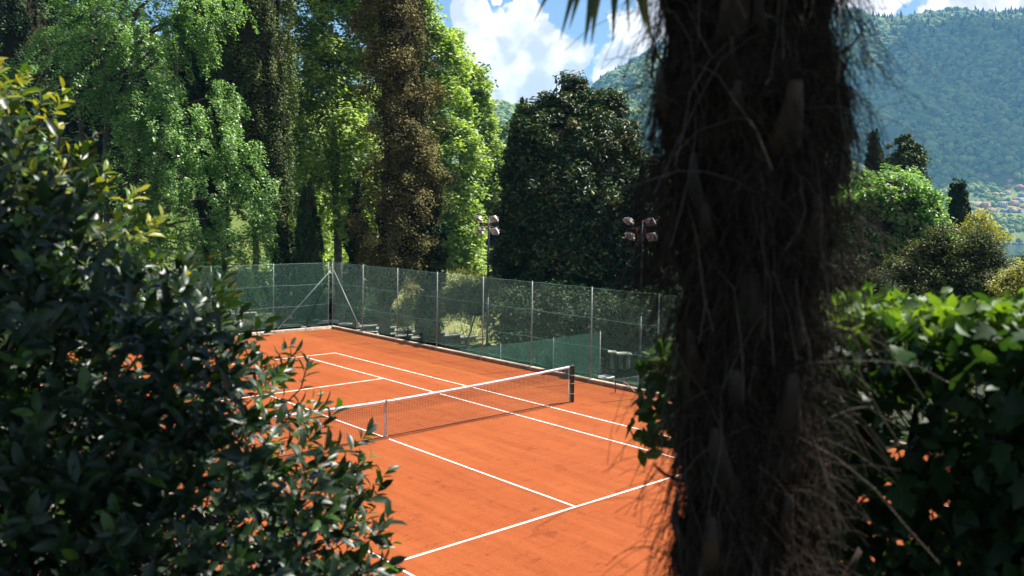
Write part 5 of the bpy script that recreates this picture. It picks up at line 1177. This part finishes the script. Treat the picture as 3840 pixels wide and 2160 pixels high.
    stub(at(1980, 1360, -0.12), at(1990, 1240, -0.17), 0.045, 0.03); stub(at(2060, 640, -0.05), at(2110, 560, -0.08), 0.035, 0.025); stub(at(1800, 620, -0.12), at(1780, 510, -0.16), 0.05, 0.03)
    stub(at(1820, 130, -0.15), at(1835, -20, -0.2), 0.04, 0.035); stub(at(1925, 120, -0.16), at(1915, -30, -0.2), 0.045, 0.035)
    for q in range(64):          # overlapping old leaf bases in a spiral
        a = q*2.399; z = 4.0+q*0.0375; rv = np.array([math.cos(a), math.sin(a), 0]); p0 = axis(z)+rv*(prof(z)-0.012); p1 = axis(z+0.12)+rv*(prof(z+0.12)+rng.uniform(0.005, 0.035))+rng.normal(0, 0.012, 3)
        stub(p0, p1, rng.uniform(0.075, 0.11), rng.uniform(0.03, 0.06), 'leaf_base')
    # crown of fan leaves
    FR = leaf_mat('palm_leaflet', (0.020, 0.045, 0.012), (0.040, 0.075, 0.016), (0.16, 0.15, 0.02), trans=0.3, rough=0.4, spec=0.5, tcol=(1.8, 1.7, 0.4))
    def blade(h, tip, w, sag=0.05, nv=None):
        n = 6; d = tip-h; L_ = np.linalg.norm(d); d = d/L_; u = nrm(np.cross(d, np.array([0, 0, 1.0]) if nv is None else nv)); v = np.cross(u, d); Vs = []
        for i in range(n):
            t = i/(n-1); wi = w*(0.45+0.55*math.sin(math.pi*min(t*1.15+0.1, 1)))*(1-t**5)+0.0006; p = h+d*L_*t+np.array([0, 0, -sag*t*t*L_])
            Vs += [p-u*wi/2+v*wi*0.30, p, p+u*wi/2+v*wi*0.30]
        return np.array(Vs), np.concatenate([[[3*i, 3*i+1, 3*i+4, 3*i+3], [3*i+1, 3*i+2, 3*i+5, 3*i+4]] for i in range(n-1)])
    topz = 6.85; hub0 = axis(topz)
    # the frond whose tips hang into the picture
    h = PX(1545, -330, 1.50); st = axis(6.55)
    fr = T.part('frond', *tube([st, (st+h)/2+np.array([0, 0, 0.16]), h+np.array([0, 0, 0.05]), h], [0.013, 0.010, 0.008, 0.006], 6), STUB)
    for (x, y, w, l) in ((1342, 24, 0.017, .3), (1250, -60, 0.017, .3), (1180, -180, 0.017, .3), (1407, 72, 0.018, .35), (1432, 40, 0.016, .6), (1468, 88, 0.020, .3), (1487, 84, 0.019, .75), (1541, 80, 0.015, .45), (1583, 62, 0.016, .85), (1628, 55, 0.014, .4), (1645, 88, 0.018, .9), (1690, 20, 0.017, .4), (1740, -60, 0.017, .4), (1800, -160, 0.017, .4), (1150, -300, 0.017, .3), (1860, -300, 0.017, .4)):
        V, F = blade(h+rng.normal(0, 0.004, 3), PX(x, y+34, 1.50+rng.normal(0, 0.03)), w*2.0, 0.0, nrm(-FW*0.8+RT*rng.normal(0.2, 0.5)+UP*0.3)); T.part('leaflet', V, F, FR, parent=fr, smooth=True, lv=np.full(len(F), min(l+0.12, 1.0)))
    for q in range(44):
        a = q*2.399+0.4; el = R(70-q*2.1); L_ = rng.uniform(0.7, 0.95)
        if q >= 34: a = R(48+(q-38.5)*8.5); el = R(8+(q % 3)*12); L_ = 0.95+0.12*(q % 2)  # extra fronds above the frame, added to shade the left bush
        d = np.array([math.cos(a)*math.cos(el), math.sin(a)*math.cos(el), math.sin(el)])
        s = hub0+np.array([0, 0, 0.05]); e_ = s+d*L_+np.array([0, 0, -0.08]); side = nrm(np.cross(d, [0, 0, 1.0])); upv = np.cross(side, d)
        its = []
        for k in range(30):
            g = (k/29-0.5)*R(250); dd = nrm(d*math.cos(g)+side*math.sin(g)+upv*0.12+np.array([0, 0, -0.10])); its.append(blade(e_, e_+dd*rng.uniform(0.5, 0.62), 0.036, 0.12))
        V, F = join(its); f2 = T.part('frond', V, F, FR, smooth=True, lv=np.full(len(F[0]), 0.35))
        T.part('petiole', *tube([s, (s+e_)/2+np.array([0, 0, 0.05]), e_], [0.013, 0.009, 0.007], 6), STUB, parent=f2)
palm()
